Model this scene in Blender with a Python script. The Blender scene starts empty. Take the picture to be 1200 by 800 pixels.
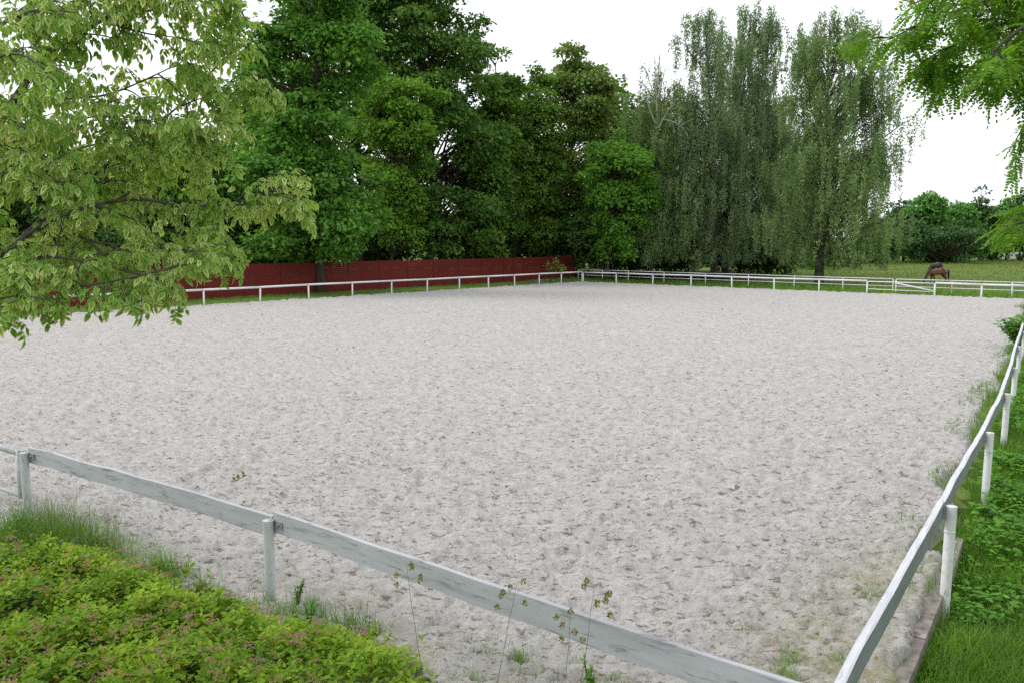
import bpy, bmesh, math, random
import numpy as np
from mathutils import Vector, Matrix

R = math.radians
rng = np.random.default_rng(11)
random.seed(11)
sc = bpy.context.scene
C = sc.collection

# ------------------------------------------------------------------ camera
F, CX, CY, HOR, H = 988.0, 600.0, 400.0, 283.0, 3.6     # photograph: 1200 x 800 px
PITCH = math.atan((CY - HOR) / F)
cam = bpy.data.cameras.new('camera')
cam.sensor_width = 36.0
cam.lens = F / 1200.0 * 36.0
cam.clip_end = 3000.0
cam_ob = bpy.data.objects.new('camera', cam)
cam_ob.location = (0, 0, H)
cam_ob.rotation_euler = (math.pi / 2 - PITCH, 0, 0)
C.objects.link(cam_ob)
sc.camera = cam_ob

# ------------------------------------------------------------------ sky and light: bright overcast
SUN_EL, SUN_AZ = 44.0, -78.0          # azimuth from straight ahead (+y), negative = left
w = bpy.data.worlds.new('World')
sc.world = w
w.use_nodes = True
nt = w.node_tree
nt.nodes.clear()
sky = nt.nodes.new('ShaderNodeTexSky')
sky.sky_type = 'NISHITA'
sky.sun_disc = False
sky.sun_elevation = R(SUN_EL)
sky.sun_rotation = R(SUN_AZ)
sky.air_density = 1.6
sky.dust_density = 4.0
mixc = nt.nodes.new('ShaderNodeMix')
mixc.data_type = 'RGBA'
mixc.inputs[0].default_value = 0.86
mixc.inputs[7].default_value = (11.6, 11.9, 12.4, 1)       # even cloud layer
bg = nt.nodes.new('ShaderNodeBackground')
bg.inputs[1].default_value = 0.1
wo = nt.nodes.new('ShaderNodeOutputWorld')
nt.links.new(sky.outputs[0], mixc.inputs[6])
nt.links.new(mixc.outputs[2], bg.inputs[0])
nt.links.new(bg.outputs[0], wo.inputs[0])
sl = bpy.data.lights.new('sun', 'SUN')
sl.energy = 1.5
sl.angle = R(24)
sl.color = (1.0, 0.97, 0.92)
so = bpy.data.objects.new('sun', sl)
sd = Vector((math.sin(R(SUN_AZ)) * math.cos(R(SUN_EL)), math.cos(R(SUN_AZ)) * math.cos(R(SUN_EL)), math.sin(R(SUN_EL))))
so.rotation_euler = (-sd).to_track_quat('-Z', 'Y').to_euler()
so.location = sd * 60
C.objects.link(so)
sc.view_settings.view_transform = 'Standard'
sc.view_settings.look = 'None'
sc.view_settings.exposure = 0.3
sc.view_settings.gamma = 1.0
sc.render.engine = 'CYCLES'
sc.cycles.use_denoising = False
sc.cycles.max_bounces = 8
sc.cycles.diffuse_bounces = 5
sc.cycles.glossy_bounces = 2
sc.cycles.transmission_bounces = 4
sc.cycles.transparent_max_bounces = 4
sc.cycles.caustics_reflective = False
sc.cycles.caustics_refractive = False

# ------------------------------------------------------------------ pixel -> place
def ray(u, v):
    dx, dy = (u - CX) / F, (CY - v) / F
    return np.array([dx, math.cos(PITCH) + dy * math.sin(PITCH), -math.sin(PITCH) + dy * math.cos(PITCH)])
def at_z(u, v, z=0.0):
    r = ray(u, v)
    return np.array([0, 0, H]) + r * ((z - H) / r[2])
def at_d(u, v, d):
    r = ray(u, v)
    return np.array([0, 0, H]) + r * (d / r[1])

# ------------------------------------------------------------------ helpers
def tag(o, label=None, cat=None, group=None, kind=None):
    if label: o['label'] = label
    if cat: o['category'] = cat
    if group: o['group'] = group
    if kind: o['kind'] = kind
    return o
def empty(name, loc):
    o = bpy.data.objects.new(name, None)
    o.empty_display_size = 0.2
    C.objects.link(o)
    o.location = loc
    return o
def link(name, me, parent=None, loc=None):
    """mesh data in world coordinates; a part keeps them under its parent"""
    o = bpy.data.objects.new(name, me)
    C.objects.link(o)
    if parent is not None:
        o.parent = parent
        o.matrix_parent_inverse = Matrix.Translation(-Vector(parent.location))
    if loc is not None:
        o.location = loc
    return o

def np_mesh(name, V, loops, starts, mats, mi=None, smooth=False):
    me = bpy.data.meshes.new(name)
    me.vertices.add(len(V))
    me.vertices.foreach_set('co', np.asarray(V, np.float32).ravel())
    me.loops.add(len(loops))
    me.loops.foreach_set('vertex_index', np.asarray(loops, np.int32))
    me.polygons.add(len(starts))
    me.polygons.foreach_set('loop_start', np.asarray(starts, np.int32))
    if mi is not None:
        me.polygons.foreach_set('material_index', np.asarray(mi, np.int32))
    me.polygons.foreach_set('use_smooth', np.full(len(starts), smooth))
    for m in (mats if isinstance(mats, (list, tuple)) else [mats]):
        me.materials.append(m)
    me.update(calc_edges=True)
    return me

class Base:
    """a small piece to be repeated: verts, faces (any size), material indices"""
    def __init__(self, V, faces, mi=None):
        self.V = np.asarray(V, float)
        self.loops = np.array([i for f in faces for i in f], np.int32)
        self.starts = np.cumsum([0] + [len(f) for f in faces])[:-1].astype(np.int32)
        self.mi = np.array(mi if mi is not None else [0] * len(faces), np.int32)
    def mesh(self, name, mats, smooth=False):
        return np_mesh(name, self.V, self.loops, self.starts, mats, self.mi, smooth)

def scatter(name, groups, mats, smooth=False):
    """groups: list of (Base, M (n,3,3), P (n,3)) joined into one mesh"""
    Vs, Ls, Ss, Ms = [], [], [], []
    vo = lo = 0
    for b, M, P in groups:
        n = len(P)
        if n == 0: continue
        V = np.einsum('nij,kj->nki', M, b.V) + P[:, None, :]
        k = len(b.V)
        L = b.loops[None, :] + (np.arange(n) * k)[:, None] + vo
        S = b.starts[None, :] + (np.arange(n) * len(b.loops))[:, None] + lo
        Vs.append(V.reshape(-1, 3)); Ls.append(L.ravel()); Ss.append(S.ravel()); Ms.append(np.tile(b.mi, n))
        vo += n * k; lo += n * len(b.loops)
    return np_mesh(name, np.concatenate(Vs), np.concatenate(Ls), np.concatenate(Ss), mats, np.concatenate(Ms), smooth)

def unit(a):
    return a / np.maximum(np.linalg.norm(a, axis=-1, keepdims=True), 1e-9)
def frames(axis, normal, scale):
    """columns: side, axis(+y), normal(+z), scaled"""
    a = unit(axis)
    s = unit(np.cross(a, normal))
    n = np.cross(s, a)
    sc_ = np.asarray(scale, float)
    if sc_.ndim == 1: sc_ = np.stack([sc_] * 3, 1)
    return np.stack([s * sc_[:, 0:1], a * sc_[:, 1:2], n * sc_[:, 2:3]], axis=2)
def rand_dirs(n):
    return unit(rng.normal(size=(n, 3)))

class MB:
    """boxes and tubes gathered into one mesh"""
    def __init__(self):
        self.V, self.Fa, self.M = [], [], []
    def quad_loop(self, rings, cap=True, m=0):
        n = len(rings[0]); o = len(self.V)
        for r in rings: self.V += [tuple(p) for p in r]
        for i in range(len(rings) - 1):
            for j in range(n):
                k = (j + 1) % n
                self.Fa.append((o + i * n + j, o + i * n + k, o + (i + 1) * n + k, o + (i + 1) * n + j)); self.M.append(m)
        if cap:
            self.Fa.append(tuple(o + j for j in range(n - 1, -1, -1))); self.M.append(m)
            self.Fa.append(tuple(o + (len(rings) - 1) * n + j for j in range(n))); self.M.append(m)
    def tube(self, pts, rad, n=8, cap=True, m=0):
        pts = np.asarray(pts, float)
        rad = np.broadcast_to(np.asarray(rad, float), (len(pts),))
        T = unit(np.gradient(pts, axis=0))
        up = np.array([0, 0, 1.0]) if abs(T[0][2]) < 0.9 else np.array([1.0, 0, 0])
        rings = []
        for p, t, r in zip(pts, T, rad):
            s = unit(np.cross(t, up)); u = np.cross(s, t); up = u
            rings.append([p + r * (math.cos(a) * s + math.sin(a) * u) for a in np.arange(n) * 2 * math.pi / n])
        self.quad_loop(rings, cap, m)
    def box(self, c, dx, dy, dz, ax=None, m=0):
        """centre, half sizes, ax: horizontal direction of local x"""
        c = np.asarray(c, float)
        a = np.array([1.0, 0, 0]) if ax is None else unit(np.array(ax, float))
        b = np.cross([0, 0, 1.0], a); u = np.array([0, 0, 1.0])
        o = len(self.V)
        for sz in (-1, 1):
            for sx, sy in ((-1, -1), (1, -1), (1, 1), (-1, 1)):
                self.V.append(tuple(c + a * dx * sx + b * dy * sy + u * dz * sz))
        for f in ((3, 2, 1, 0), (4, 5, 6, 7), (0, 1, 5, 4), (1, 2, 6, 5), (2, 3, 7, 6), (3, 0, 4, 7)):
            self.Fa.append(tuple(o + i for i in f)); self.M.append(m)
    def mesh(self, name, mats, smooth=False):
        return Base(self.V, self.Fa, self.M).mesh(name, mats, smooth)
    def build(self, name, mats, parent=None, smooth=False):
        return link(name, self.mesh(name, mats, smooth), parent)

def vnoise(x, y, seed=0):
    xi = np.floor(x).astype(np.int64); yi = np.floor(y).astype(np.int64)
    fx = x - xi; fy = y - yi
    fx = fx * fx * fx * (fx * (fx * 6 - 15) + 10); fy = fy * fy * fy * (fy * (fy * 6 - 15) + 10)
    def h(a, b):
        n = (a * 374761393 + b * 668265263 + seed * 974711) & 0xFFFFFFFF
        n = ((n ^ (n >> 13)) * 1274126177) & 0xFFFFFFFF
        return ((n ^ (n >> 16)) & 0xFFFF) / 65535.0
    return (h(xi, yi) * (1 - fx) + h(xi + 1, yi) * fx) * (1 - fy) + (h(xi, yi + 1) * (1 - fx) + h(xi + 1, yi + 1) * fx) * fy
def sstep(a, b, x):
    t = np.clip((x - a) / (b - a), 0, 1)
    return t * t * (3 - 2 * t)

# ------------------------------------------------------------------ materials
def new_mat(name):
    m = bpy.data.materials.new(name)
    m.use_nodes = True
    n = m.node_tree
    return m, n, n.nodes['Principled BSDF'], n.nodes['Material Output']
def N(n, t, **kw):
    x = n.nodes.new(t)
    for k, v in kw.items(): setattr(x, k, v)
    return x
def ramp(n, src, stops):
    r = N(n, 'ShaderNodeValToRGB')
    e = r.color_ramp.elements
    while len(e) < len(stops): e.new(0.5)
    for i, (p, c) in enumerate(stops):
        e[i].position = p; e[i].color = (*c, 1)
    n.links.new(src, r.inputs[0])
    return r.outputs[0]
def mix(n, fac, a, b, blend='MIX'):
    x = N(n, 'ShaderNodeMix', data_type='RGBA', blend_type=blend)
    for s, val in ((0, fac), (6, a), (7, b)):
        if hasattr(val, 'links'): n.links.new(val, x.inputs[s])
        elif isinstance(val, (int, float)): x.inputs[s].default_value = val
        else: x.inputs[s].default_value = (*val, 1)
    return x.outputs[2]
def noise(n, scale, detail=4, rough=0.55, coord='Object', stretch=None, dist=0.0, rotz=0.0):
    tc = N(n, 'ShaderNodeTexCoord')
    src = tc.outputs[coord]
    if rotz:
        mr = N(n, 'ShaderNodeMapping'); mr.inputs['Rotation'].default_value = (0, 0, rotz)
        n.links.new(src, mr.inputs[0]); src = mr.outputs[0]
    if stretch:
        mp = N(n, 'ShaderNodeMapping'); mp.inputs['Scale'].default_value = stretch
        n.links.new(src, mp.inputs[0]); src = mp.outputs[0]
    t = N(n, 'ShaderNodeTexNoise')
    t.inputs['Scale'].default_value = scale; t.inputs['Detail'].default_value = detail
    t.inputs['Roughness'].default_value = rough; t.inputs['Distortion'].default_value = dist
    n.links.new(src, t.inputs['Vector'])
    return t.outputs['Fac']
def bump(n, p, h, strength, distance):
    b = N(n, 'ShaderNodeBump')
    b.inputs['Strength'].default_value = strength; b.inputs['Distance'].default_value = distance
    n.links.new(h, b.inputs['Height']); n.links.new(b.outputs[0], p.inputs['Normal'])

def leaf_mat(name, dark, light, trans=0.32, tcol=None, rough=0.5, spec=0.14, patch=0.35, odd=None, oddshare=0.0):
    """dark..light varies leaf by leaf and in patches a metre or more across"""
    m, n, p, out = new_mat(name)
    g = N(n, 'ShaderNodeNewGeometry')
    ns = noise(n, patch, 2, 0.5)
    ad = N(n, 'ShaderNodeMath', operation='MULTIPLY_ADD')
    n.links.new(g.outputs['Random Per Island'], ad.inputs[0]); ad.inputs[1].default_value = 0.55
    sb = N(n, 'ShaderNodeMath', operation='MULTIPLY_ADD')
    n.links.new(ns, sb.inputs[0]); sb.inputs[1].default_value = 1.6; sb.inputs[2].default_value = -0.58
    n.links.new(sb.outputs[0], ad.inputs[2])
    col = ramp(n, ad.outputs[0], [(0.0, dark), (1.0, light)])
    if odd:
        gt = N(n, 'ShaderNodeMath', operation='LESS_THAN')
        n.links.new(g.outputs['Random Per Island'], gt.inputs[0]); gt.inputs[1].default_value = oddshare
        col = mix(n, gt.outputs[0], col, odd)
    n.links.new(col, p.inputs['Base Color'])
    p.inputs['Roughness'].default_value = rough
    p.inputs['Specular IOR Level'].default_value = spec
    tr = N(n, 'ShaderNodeBsdfTranslucent')
    n.links.new(mix(n, 1.0, col, tcol or (1.25, 1.25, 0.6), 'MULTIPLY'), tr.inputs[0])
    ms = N(n, 'ShaderNodeMixShader'); ms.inputs[0].default_value = trans
    n.links.new(p.outputs[0], ms.inputs[1]); n.links.new(tr.outputs[0], ms.inputs[2])
    n.links.new(ms.outputs[0], out.inputs[0])
    return m
def plain(name, col, rough=0.6, var=0.25, scale=8, bmp=0.0, spec=0.4, stretch=None, metal=0.0):
    m, n, p, out = new_mat(name)
    ns = noise(n, scale, 5, 0.6, stretch=stretch)
    a = tuple(c * (1 - var) for c in col); b = tuple(min(1, c * (1 + var)) for c in col)
    n.links.new(ramp(n, ns, [(0.3, a), (0.7, b)]), p.inputs['Base Color'])
    p.inputs['Roughness'].default_value = rough
    p.inputs['Specular IOR Level'].default_value = spec
    p.inputs['Metallic'].default_value = metal
    if bmp: bump(n, p, ns, 0.6, bmp)
    return m
def white_paint(name, base, worn, green, amount, stretch, scale=3.0, rotz=0.0):
    m, n, p, out = new_mat(name)
    a = noise(n, scale, 6, 0.65, stretch=stretch, rotz=rotz)
    b = noise(n, scale * 2.7, 6, 0.7, stretch=stretch, dist=0.3, rotz=rotz)
    c = noise(n, scale * 0.5, 3, 0.5)
    col = mix(n, ramp(n, a, [(0.42, (0, 0, 0)), (0.42 + 0.35, (amount,) * 3)]), base, green)
    col = mix(n, ramp(n, b, [(0.53, (0, 0, 0)), (0.66, (amount,) * 3)]), col, worn)
    col = mix(n, ramp(n, c, [(0.35, (0, 0, 0)), (0.75, (0.35,) * 3)]), col, green)
    n.links.new(col, p.inputs['Base Color'])
    p.inputs['Roughness'].default_value = 0.55
    p.inputs['Specular IOR Level'].default_value = 0.3
    bump(n, p, b, 0.5, 0.004)
    return m

M = {}
M['bark'] = plain('bark', (0.07, 0.055, 0.042), 0.9, 0.4, 6, 0.03, 0.2, (1, 1, 0.25))
M['birch_bark'] = plain('birch_bark', (0.10, 0.088, 0.078), 0.8, 0.7, 3, 0.02, 0.2, (1, 1, 0.5))
M['dry_twig'] = plain('dry_twig', (0.33, 0.30, 0.27), 0.8, 0.3, 4)
M['elder_bark'] = plain('elder_bark', (0.075, 0.07, 0.055), 0.8, 0.35, 30, 0.004, 0.25)
M['pipe_white'] = white_paint('pipe_white', (0.70, 0.71, 0.72), (0.33, 0.33, 0.31), (0.60, 0.62, 0.58), 0.5, (1, 1, 1), 2.5)
M['post_grey'] = white_paint('post_grey', (0.50, 0.525, 0.53), (0.24, 0.245, 0.24), (0.40, 0.425, 0.42), 0.6, (1, 1, 0.3), 9)
M['board_white'] = white_paint('board_white', (0.45, 0.468, 0.50), (0.12, 0.125, 0.125), (0.30, 0.313, 0.335), 0.75, (0.2, 1, 1.6), 5, R(34))
M['board_side_shaded'] = white_paint('board_side_shaded', (0.22, 0.245, 0.25), (0.09, 0.10, 0.095), (0.14, 0.16, 0.155), 0.7, (0.12, 1, 3.0), 8, R(-57))  # slab boards' outer and under faces: grey-green weathering, with shade put into the colour
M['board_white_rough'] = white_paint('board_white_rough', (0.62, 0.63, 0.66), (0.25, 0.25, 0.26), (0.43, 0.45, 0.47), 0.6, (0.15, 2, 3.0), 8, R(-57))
M['steel'] = plain('steel', (0.35, 0.36, 0.36), 0.5, 0.3, 20, 0, 0.5, None, 0.6)
M['rusty_white'] = plain('rusty_white', (0.55, 0.36, 0.34), 0.7, 0.4, 4)

# red boards
m, n, p, out = new_mat('red_boards')
g = N(n, 'ShaderNodeNewGeometry')
isl = ramp(n, g.outputs['Random Per Island'], [(0, (0.128, 0.013, 0.009)), (1, (0.150, 0.016, 0.011))])
st = noise(n, 1.3, 6, 0.7, stretch=(0.6, 0.6, 5))
n.links.new(mix(n, ramp(n, st, [(0.45, (0, 0, 0)), (0.8, (0.6,) * 3)]), isl, (0.075, 0.014, 0.012)), p.inputs['Base Color'])
p.inputs['Roughness'].default_value = 0.75
p.inputs['Specular IOR Level'].default_value = 0.25
M['red'] = m

# sand
m, n, p, out = new_mat('arena_sand')
big = noise(n, 0.35, 4, 0.55)
mid = noise(n, 5.0, 6, 0.68, stretch=(0.6, 1.5, 1))
fine = noise(n, 30, 6, 0.75, stretch=(0.7, 1.4, 1))
clod = noise(n, 12.0, 6, 0.72, dist=0.2, stretch=(0.55, 1.5, 1))
col = ramp(n, mid, [(0.3, (0.350, 0.333, 0.314)), (0.7, (0.525, 0.511, 0.494))])
col = mix(n, ramp(n, big, [(0.35, (0, 0, 0)), (0.7, (0.35,) * 3)]), col, (0.49, 0.478, 0.465))
col = mix(n, ramp(n, fine, [(0.34, (0.85,) * 3), (0.46, (0, 0, 0))]), col, (0.25, 0.205, 0.175))
col = mix(n, ramp(n, clod, [(0.555, (0, 0, 0)), (0.60, (0.92,) * 3)]), col, (0.170, 0.135, 0.108))
col = mix(n, ramp(n, noise(n, 55, 3, 0.6), [(0.62, (0, 0, 0)), (0.70, (0.7,) * 3)]), col, (0.62, 0.60, 0.57))
at = N(n, 'ShaderNodeAttribute'); at.attribute_name = 'moss'
ms_ = N(n, 'ShaderNodeMath', operation='MULTIPLY')
n.links.new(at.outputs['Fac'], ms_.inputs[0])
n.links.new(ramp(n, noise(n, 5, 6, 0.75), [(0.36, (0, 0, 0)), (0.62, (0.8,) * 3)]), ms_.inputs[1])
col = mix(n, ms_.outputs[0], col, (0.27, 0.26, 0.11))
n.links.new(col, p.inputs['Base Color'])
p.inputs['Roughness'].default_value = 0.95
p.inputs['Specular IOR Level'].default_value = 0.15
bump(n, p, fine, 0.9, 0.03)
M['sand'] = m

def ground_mat(name, stops, scale, extra=None, bscale=20):
    m, n, p, out = new_mat(name)
    a = noise(n, scale, 6, 0.6); b = noise(n, bscale, 6, 0.7)
    col = ramp(n, a, stops)
    col = mix(n, ramp(n, b, [(0.35, (0.6,) * 3), (0.6, (0, 0, 0))]), col, tuple(c * 0.5 for c in stops[0][1]))
    if extra: col = mix(n, ramp(n, noise(n, extra[1], 4, 0.6), [(extra[2], (0, 0, 0)), (extra[3], (1, 1, 1))]), col, extra[0])
    n.links.new(col, p.inputs['Base Color'])
    p.inputs['Roughness'].default_value = 0.95
    p.inputs['Specular IOR Level'].default_value = 0.1
    bump(n, p, b, 0.7, 0.05)
    return m
M['meadow'] = ground_mat('meadow_ground', [(0.3, (0.090, 0.155, 0.030)), (0.7, (0.165, 0.235, 0.058))], 0.18, ((0.20, 0.19, 0.07), 0.09, 0.52, 0.70), 3)
M['verge'] = ground_mat('verge_gravel', [(0.38, (0.11, 0.14, 0.045)), (0.62, (0.32, 0.30, 0.26))], 1.1)
M['litter'] = ground_mat('leaf_litter', [(0.3, (0.035, 0.032, 0.018)), (0.7, (0.05, 0.065, 0.025))], 0.7)
M['soil'] = ground_mat('bed_soil', [(0.3, (0.05, 0.05, 0.025)), (0.7, (0.075, 0.085, 0.035))], 2.0)
M['concrete'] = plain('concrete', (0.21, 0.19, 0.165), 0.9, 0.45, 9, 0.01, 0.2)
M['horse_bay'] = None

# ------------------------------------------------------------------ plan of the arena (metres; sand at z = 0)
NR = np.array([1.89, 4.70]); NL = np.array([-35.0, 29.9])
FC = np.array([6.2, 74.8]); FR = np.array([32.0, 51.7]); LC = np.array([-38.0, 22.8])
LEFT0 = np.array([-22.1, 41.5])
RIGHT = np.array([[1.89, 4.70], [4.42, 8.43], [6.70, 11.78], [8.74, 14.85], [10.72, 17.95], [13.05, 21.69], [15.32, 25.25],
                  [17.5, 28.7], [19.7, 32.2], [21.9, 35.7], [24.1, 39.2], [26.3, 42.7], [28.5, 46.2], [30.3, 49.0], [32.0, 51.7]])
def on_line(u, A, B):
    """where the vertical plane through pixel column u (at eye height) crosses the ground line A-B"""
    r = ray(u, HOR)[:2]
    d = B - A
    t = np.linalg.solve(np.array([[r[0], -d[0]], [r[1], -d[1]]]), A)
    return r * t[0]
def gz(x, y):
    x = np.asarray(x, float); y = np.asarray(y, float)
    z = -0.36 * np.exp(-((x - 6.6) ** 2 + (y - 8.0) ** 2) / (2 * 3.3 ** 2))
    z = z - 0.18 * sstep(1.0, 3.5, -(y - 4.7) * 0.8 - (x - 1.9) * 0.56 + 0 * x) * sstep(30, 5, np.hypot(x, y))
    far = np.hypot(x, y)
    return z - 0.02 + 0.10 * (vnoise(x * 0.21, y * 0.21, 5) - 0.5) * sstep(60, 90, far)

def sheet(name, poly_fn, xs, ys, zfn, mat):
    X, Y = np.meshgrid(xs, ys)
    V = np.stack([X, Y, zfn(X, Y)], 2).reshape(-1, 3)
    nx = len(xs)
    i, j = np.meshgrid(np.arange(nx - 1), np.arange(len(ys) - 1))
    q = np.stack([j * nx + i, j * nx + i + 1, (j + 1) * nx + i + 1, (j + 1) * nx + i], 2).reshape(-1, 4)
    if poly_fn is not None:
        c = V[q].mean(1)
        q = q[poly_fn(c[:, 0], c[:, 1])]
    me = np_mesh(name, V, q.ravel(), np.arange(len(q)) * 4, mat, None, True)
    o = link(name, me)
    return tag(o, kind='structure')

# the ground: one sheet out to the horizon
ax = np.concatenate([-np.geomspace(1500, 46, 22), np.linspace(-42, 42, 85), np.geomspace(46, 1500, 22)])
ay = np.concatenate([-np.geomspace(1500, 12, 16), np.linspace(-10, 120, 131), np.geomspace(126, 1800, 24)])
tag(sheet('ground', None, ax, ay, gz, M['meadow']), 'flat meadow ground of yellowish green grass', None)

def half(A, B, x, y):                       # > 0 on the left of A->B
    return (B[0] - A[0]) * (y - A[1]) - (B[1] - A[1]) * (x - A[0])
def sdist(A, B, x, y):
    return half(A, B, x, y) / np.linalg.norm(np.array(B) - np.array(A))
def inside_arena(x, y, near=1.35, right=0.02):
    e = 0.25 * (vnoise(x * 1.7, y * 1.7, 9) - 0.5)
    r = sdist(RIGHT[0], RIGHT[6], x, y)
    k = r > -0.30
    k &= sdist(RIGHT[6], FR, x, y) > -0.1 + e
    k &= sdist(FR, FC, x, y) > -0.25 + e
    k &= sdist(FC, LEFT0, x, y) > -0.25 + e
    k &= sdist(LC, NR, x, y) > -1.35 * (0.42 + 0.58 * sstep(-3.6, -1.2, x))
    return k
# near fence line continues to the left, meeting the left fence line
NDIR = unit(np.array([-6.3, 10.6]) - NR)
t = np.linalg.solve(np.stack([NDIR, -(LEFT0 - FC)], 1), FC - NR)
LC = NR + NDIR * t[0]

# the riding surface: fine mesh with hoof prints, finer towards the viewer
ang = np.linspace(R(-60), R(42), 600)
rad = np.geomspace(4.4, 90, 450)
A_, R_ = np.meshgrid(ang, rad)
X = (R_ * np.sin(A_)).ravel(); Y = (R_ * np.cos(A_)).ravel()
n1 = vnoise(X * 2.9 + 3 * vnoise(X, Y, 3), Y * 6.6, 1); n2 = vnoise(X * 6.5, Y * 14.5 + 2 * vnoise(X * 2, Y * 2, 4), 2)
n3 = vnoise(X * 15, Y * 30, 6); n0 = vnoise(X * 0.5, Y * 0.5, 8); n4 = vnoise(X * 42, Y * 44, 16)
pits = sstep(0.62, 0.80, n1)
Z = 0.05 + 0.03 * (n0 - 0.5) - 0.032 * pits + 0.058 * (n2 - 0.5) + 0.050 * (n3 - 0.5) + 0.020 * (n4 - 0.5) + 0.028 * sstep(0.45, 0.62, n1) * (1 - pits)
# shallow harrow grooves parallel to the near fence
q_ = sdist(LC, NR, X, Y)
Z += 0.006 * np.sin(q_ * 2 * math.pi / 0.16 + 3 * n0) * sstep(0.3, 0.8, q_) * sstep(3.4, 1.6, q_)
def near_w(x): return 1.35 * (0.42 + 0.58 * sstep(-3.6, -1.2, x))
W_ = near_w(X); G_ = gz(X, Y)
f_ = sstep(0.25, 0.85, -sdist(LC, NR, X, Y) / W_ + 0.25 * (n0 - 0.5)); Z = Z * (1 - f_) + (G_ - 0.06) * f_
r_ = np.where(Y < 25, sdist(RIGHT[0], RIGHT[6], X, Y), sdist(RIGHT[6], FR, X, Y))
lim = np.where(np.hypot(X, Y) < 10.5, -0.24 + 0.08 * n0 + 0.08 * n1, 0.10 + 0.35 * (vnoise(X * .8, Y * .8, 44) - .4))
f_ = sstep(lim + 0.16, lim, r_); Z = Z * (1 - f_) + (G_ - 0.10) * f_
V = np.stack([X, Y, Z], 1)
nx = len(ang)
i, j = np.meshgrid(np.arange(nx - 1), np.arange(len(rad) - 1))
q = np.stack([j * nx + i, j * nx + i + 1, (j + 1) * nx + i + 1, (j + 1) * nx + i], 2).reshape(-1, 4)
c = V[q].mean(1)
q = q[inside_arena(c[:, 0], c[:, 1])]
me = np_mesh('sand_arena', V, q.ravel(), np.arange(len(q)) * 4, M['sand'], None, True)
moss = np.maximum(sstep(0.55, 0.0, np.abs(sdist(RIGHT[0], RIGHT[6], X, Y)) / 3.6) * sstep(15, 5, np.hypot(X, Y)),
                  sstep(1.6, -0.6, sdist(LC, NR, X, Y)) * sstep(-4.5, -0.5, X))
moss = np.clip(moss * (0.45 + 1.1 * vnoise(X * 0.8, Y * 0.8, 12)), 0, 1)
at = me.attributes.new('moss', 'FLOAT', 'POINT')
at.data.foreach_set('value', moss.astype(np.float32))
tag(link('sand_arena', me), 'pale churned sand riding surface of the arena', kind='structure')

# verge between the left rail and the red fence, woodland floor beyond
RED_A, RED_B = np.array([-24.17, 47.66]), np.array([2.58, 79.72])
RDIR = unit(RED_B - RED_A)
RED_B = RED_A + RDIR * (np.linalg.norm(on_line(679, RED_A, RED_B) - RED_A))
RED_A = RED_A - RDIR * 22
def verge_fn(x, y):
    e = 0.5 * (vnoise(x * 1.2, y * 1.2, 31) - 0.5)
    return (sdist(FC, LEFT0, x, y) < -0.05 + e * 0.4) & (sdist(RED_A, RED_B, x, y) < 0.3) & (sdist(FC, FR, x, y) > -1)
sheet('verge', verge_fn, np.arange(-44, 8, 0.35), np.arange(18, 86, 0.35), lambda x, y: gz(x, y) + 0.012 + 0.03 * vnoise(x * 3, y * 3, 2), M['verge'])
def wood_fn(x, y):
    e = 3.0 * (vnoise(x * 0.25, y * 0.25, 33) - 0.5)
    a = sdist(RED_A, RED_B, x, y) > 0.35
    b = (sdist(FC, FR, x, y) > 2.2 + e) & (x > 5.0) & (x < 0.30 * y - 0.6 + e) & (y < 105)
    return (a & (x < 8) & (y < 110)) | b
sheet('woodland_floor', wood_fn, np.arange(-60, 34, 0.8), np.arange(20, 112, 0.8), lambda x, y: gz(x, y) + 0.02, M['litter'])

M['turf'] = ground_mat('dark_turf', [(0.3, (0.045, 0.095, 0.018)), (0.7, (0.075, 0.145, 0.028))], 1.5)
sheet('grass_bank', lambda x, y: (np.where(y < 25, sdist(RIGHT[0], RIGHT[6], x, y), sdist(RIGHT[6], FR, x, y)) < 0.05) & (x > 1), np.arange(1, 45, .35), np.arange(3, 56, .35), lambda x, y: gz(x, y) + 0.006, M['turf'])

# ------------------------------------------------------------------ fences
def seg_tube(name, a, b, r, mat, parent, n=10):
    m = MB(); m.tube([a, b], r, n); return m.build(name, mat, parent, True)

def pipe_fence(name, posts, rail_h, rail_r, post_r, label, extra_rails=(), mat=None, rail_skip=()):
    mat = mat or M['pipe_white']
    P = [np.array([x, y, float(gz(x, y)) * 0]) for x, y in posts]
    f = empty(name, P[0])
    tag(f, label, 'fence')
    hts = [rail_h + random.uniform(-0.015, 0.015) for _ in P]
    for p, h in zip(P, hts):
        lean = np.array([random.uniform(-.015, .015), random.uniform(-.015, .015), 0])
        seg_tube('post', p + [0, 0, -0.3] - lean, p + [0, 0, h - rail_r * 0.6] + lean, post_r, mat, f, 8)
    for k in range(len(P) - 1):
        if k in rail_skip: continue
        d = unit(P[k + 1] - P[k])
        for hh in (None,) + tuple(extra_rails):
            a = P[k] + [0, 0, hts[k] if hh is None else hh]; b = P[k + 1] + [0, 0, hts[k + 1] if hh is None else hh]
            seg_tube('rail', a + d * 0.006, b - d * 0.006, rail_r if hh is None else rail_r * 0.8, mat, f, 8)
    return f
us = [682, 658, 632, 603, 572.3, 538, 500, 458, 411.7, 360, 302.7, 236, 160, 75]
lp = [FC] + [on_line(u, LEFT0, FC) for u in us[1:]]
for k in range(3): lp.append(lp[-1] + unit(LEFT0 - FC) * 3.4)
pipe_fence('arena_fence', lp, 0.91, 0.062, 0.05, 'white pipe rail fence running along in front of the red fence')
us = [722.8, 766, 811, 859, 909, 962, 1018.7]
fp = [FC + unit(FR - FC) * 0.12] + [on_line(u, FC, FR) for u in us]
fp2 = [on_line(1098.7, FC, FR), on_line(1154, FC, FR), FR]
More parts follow.
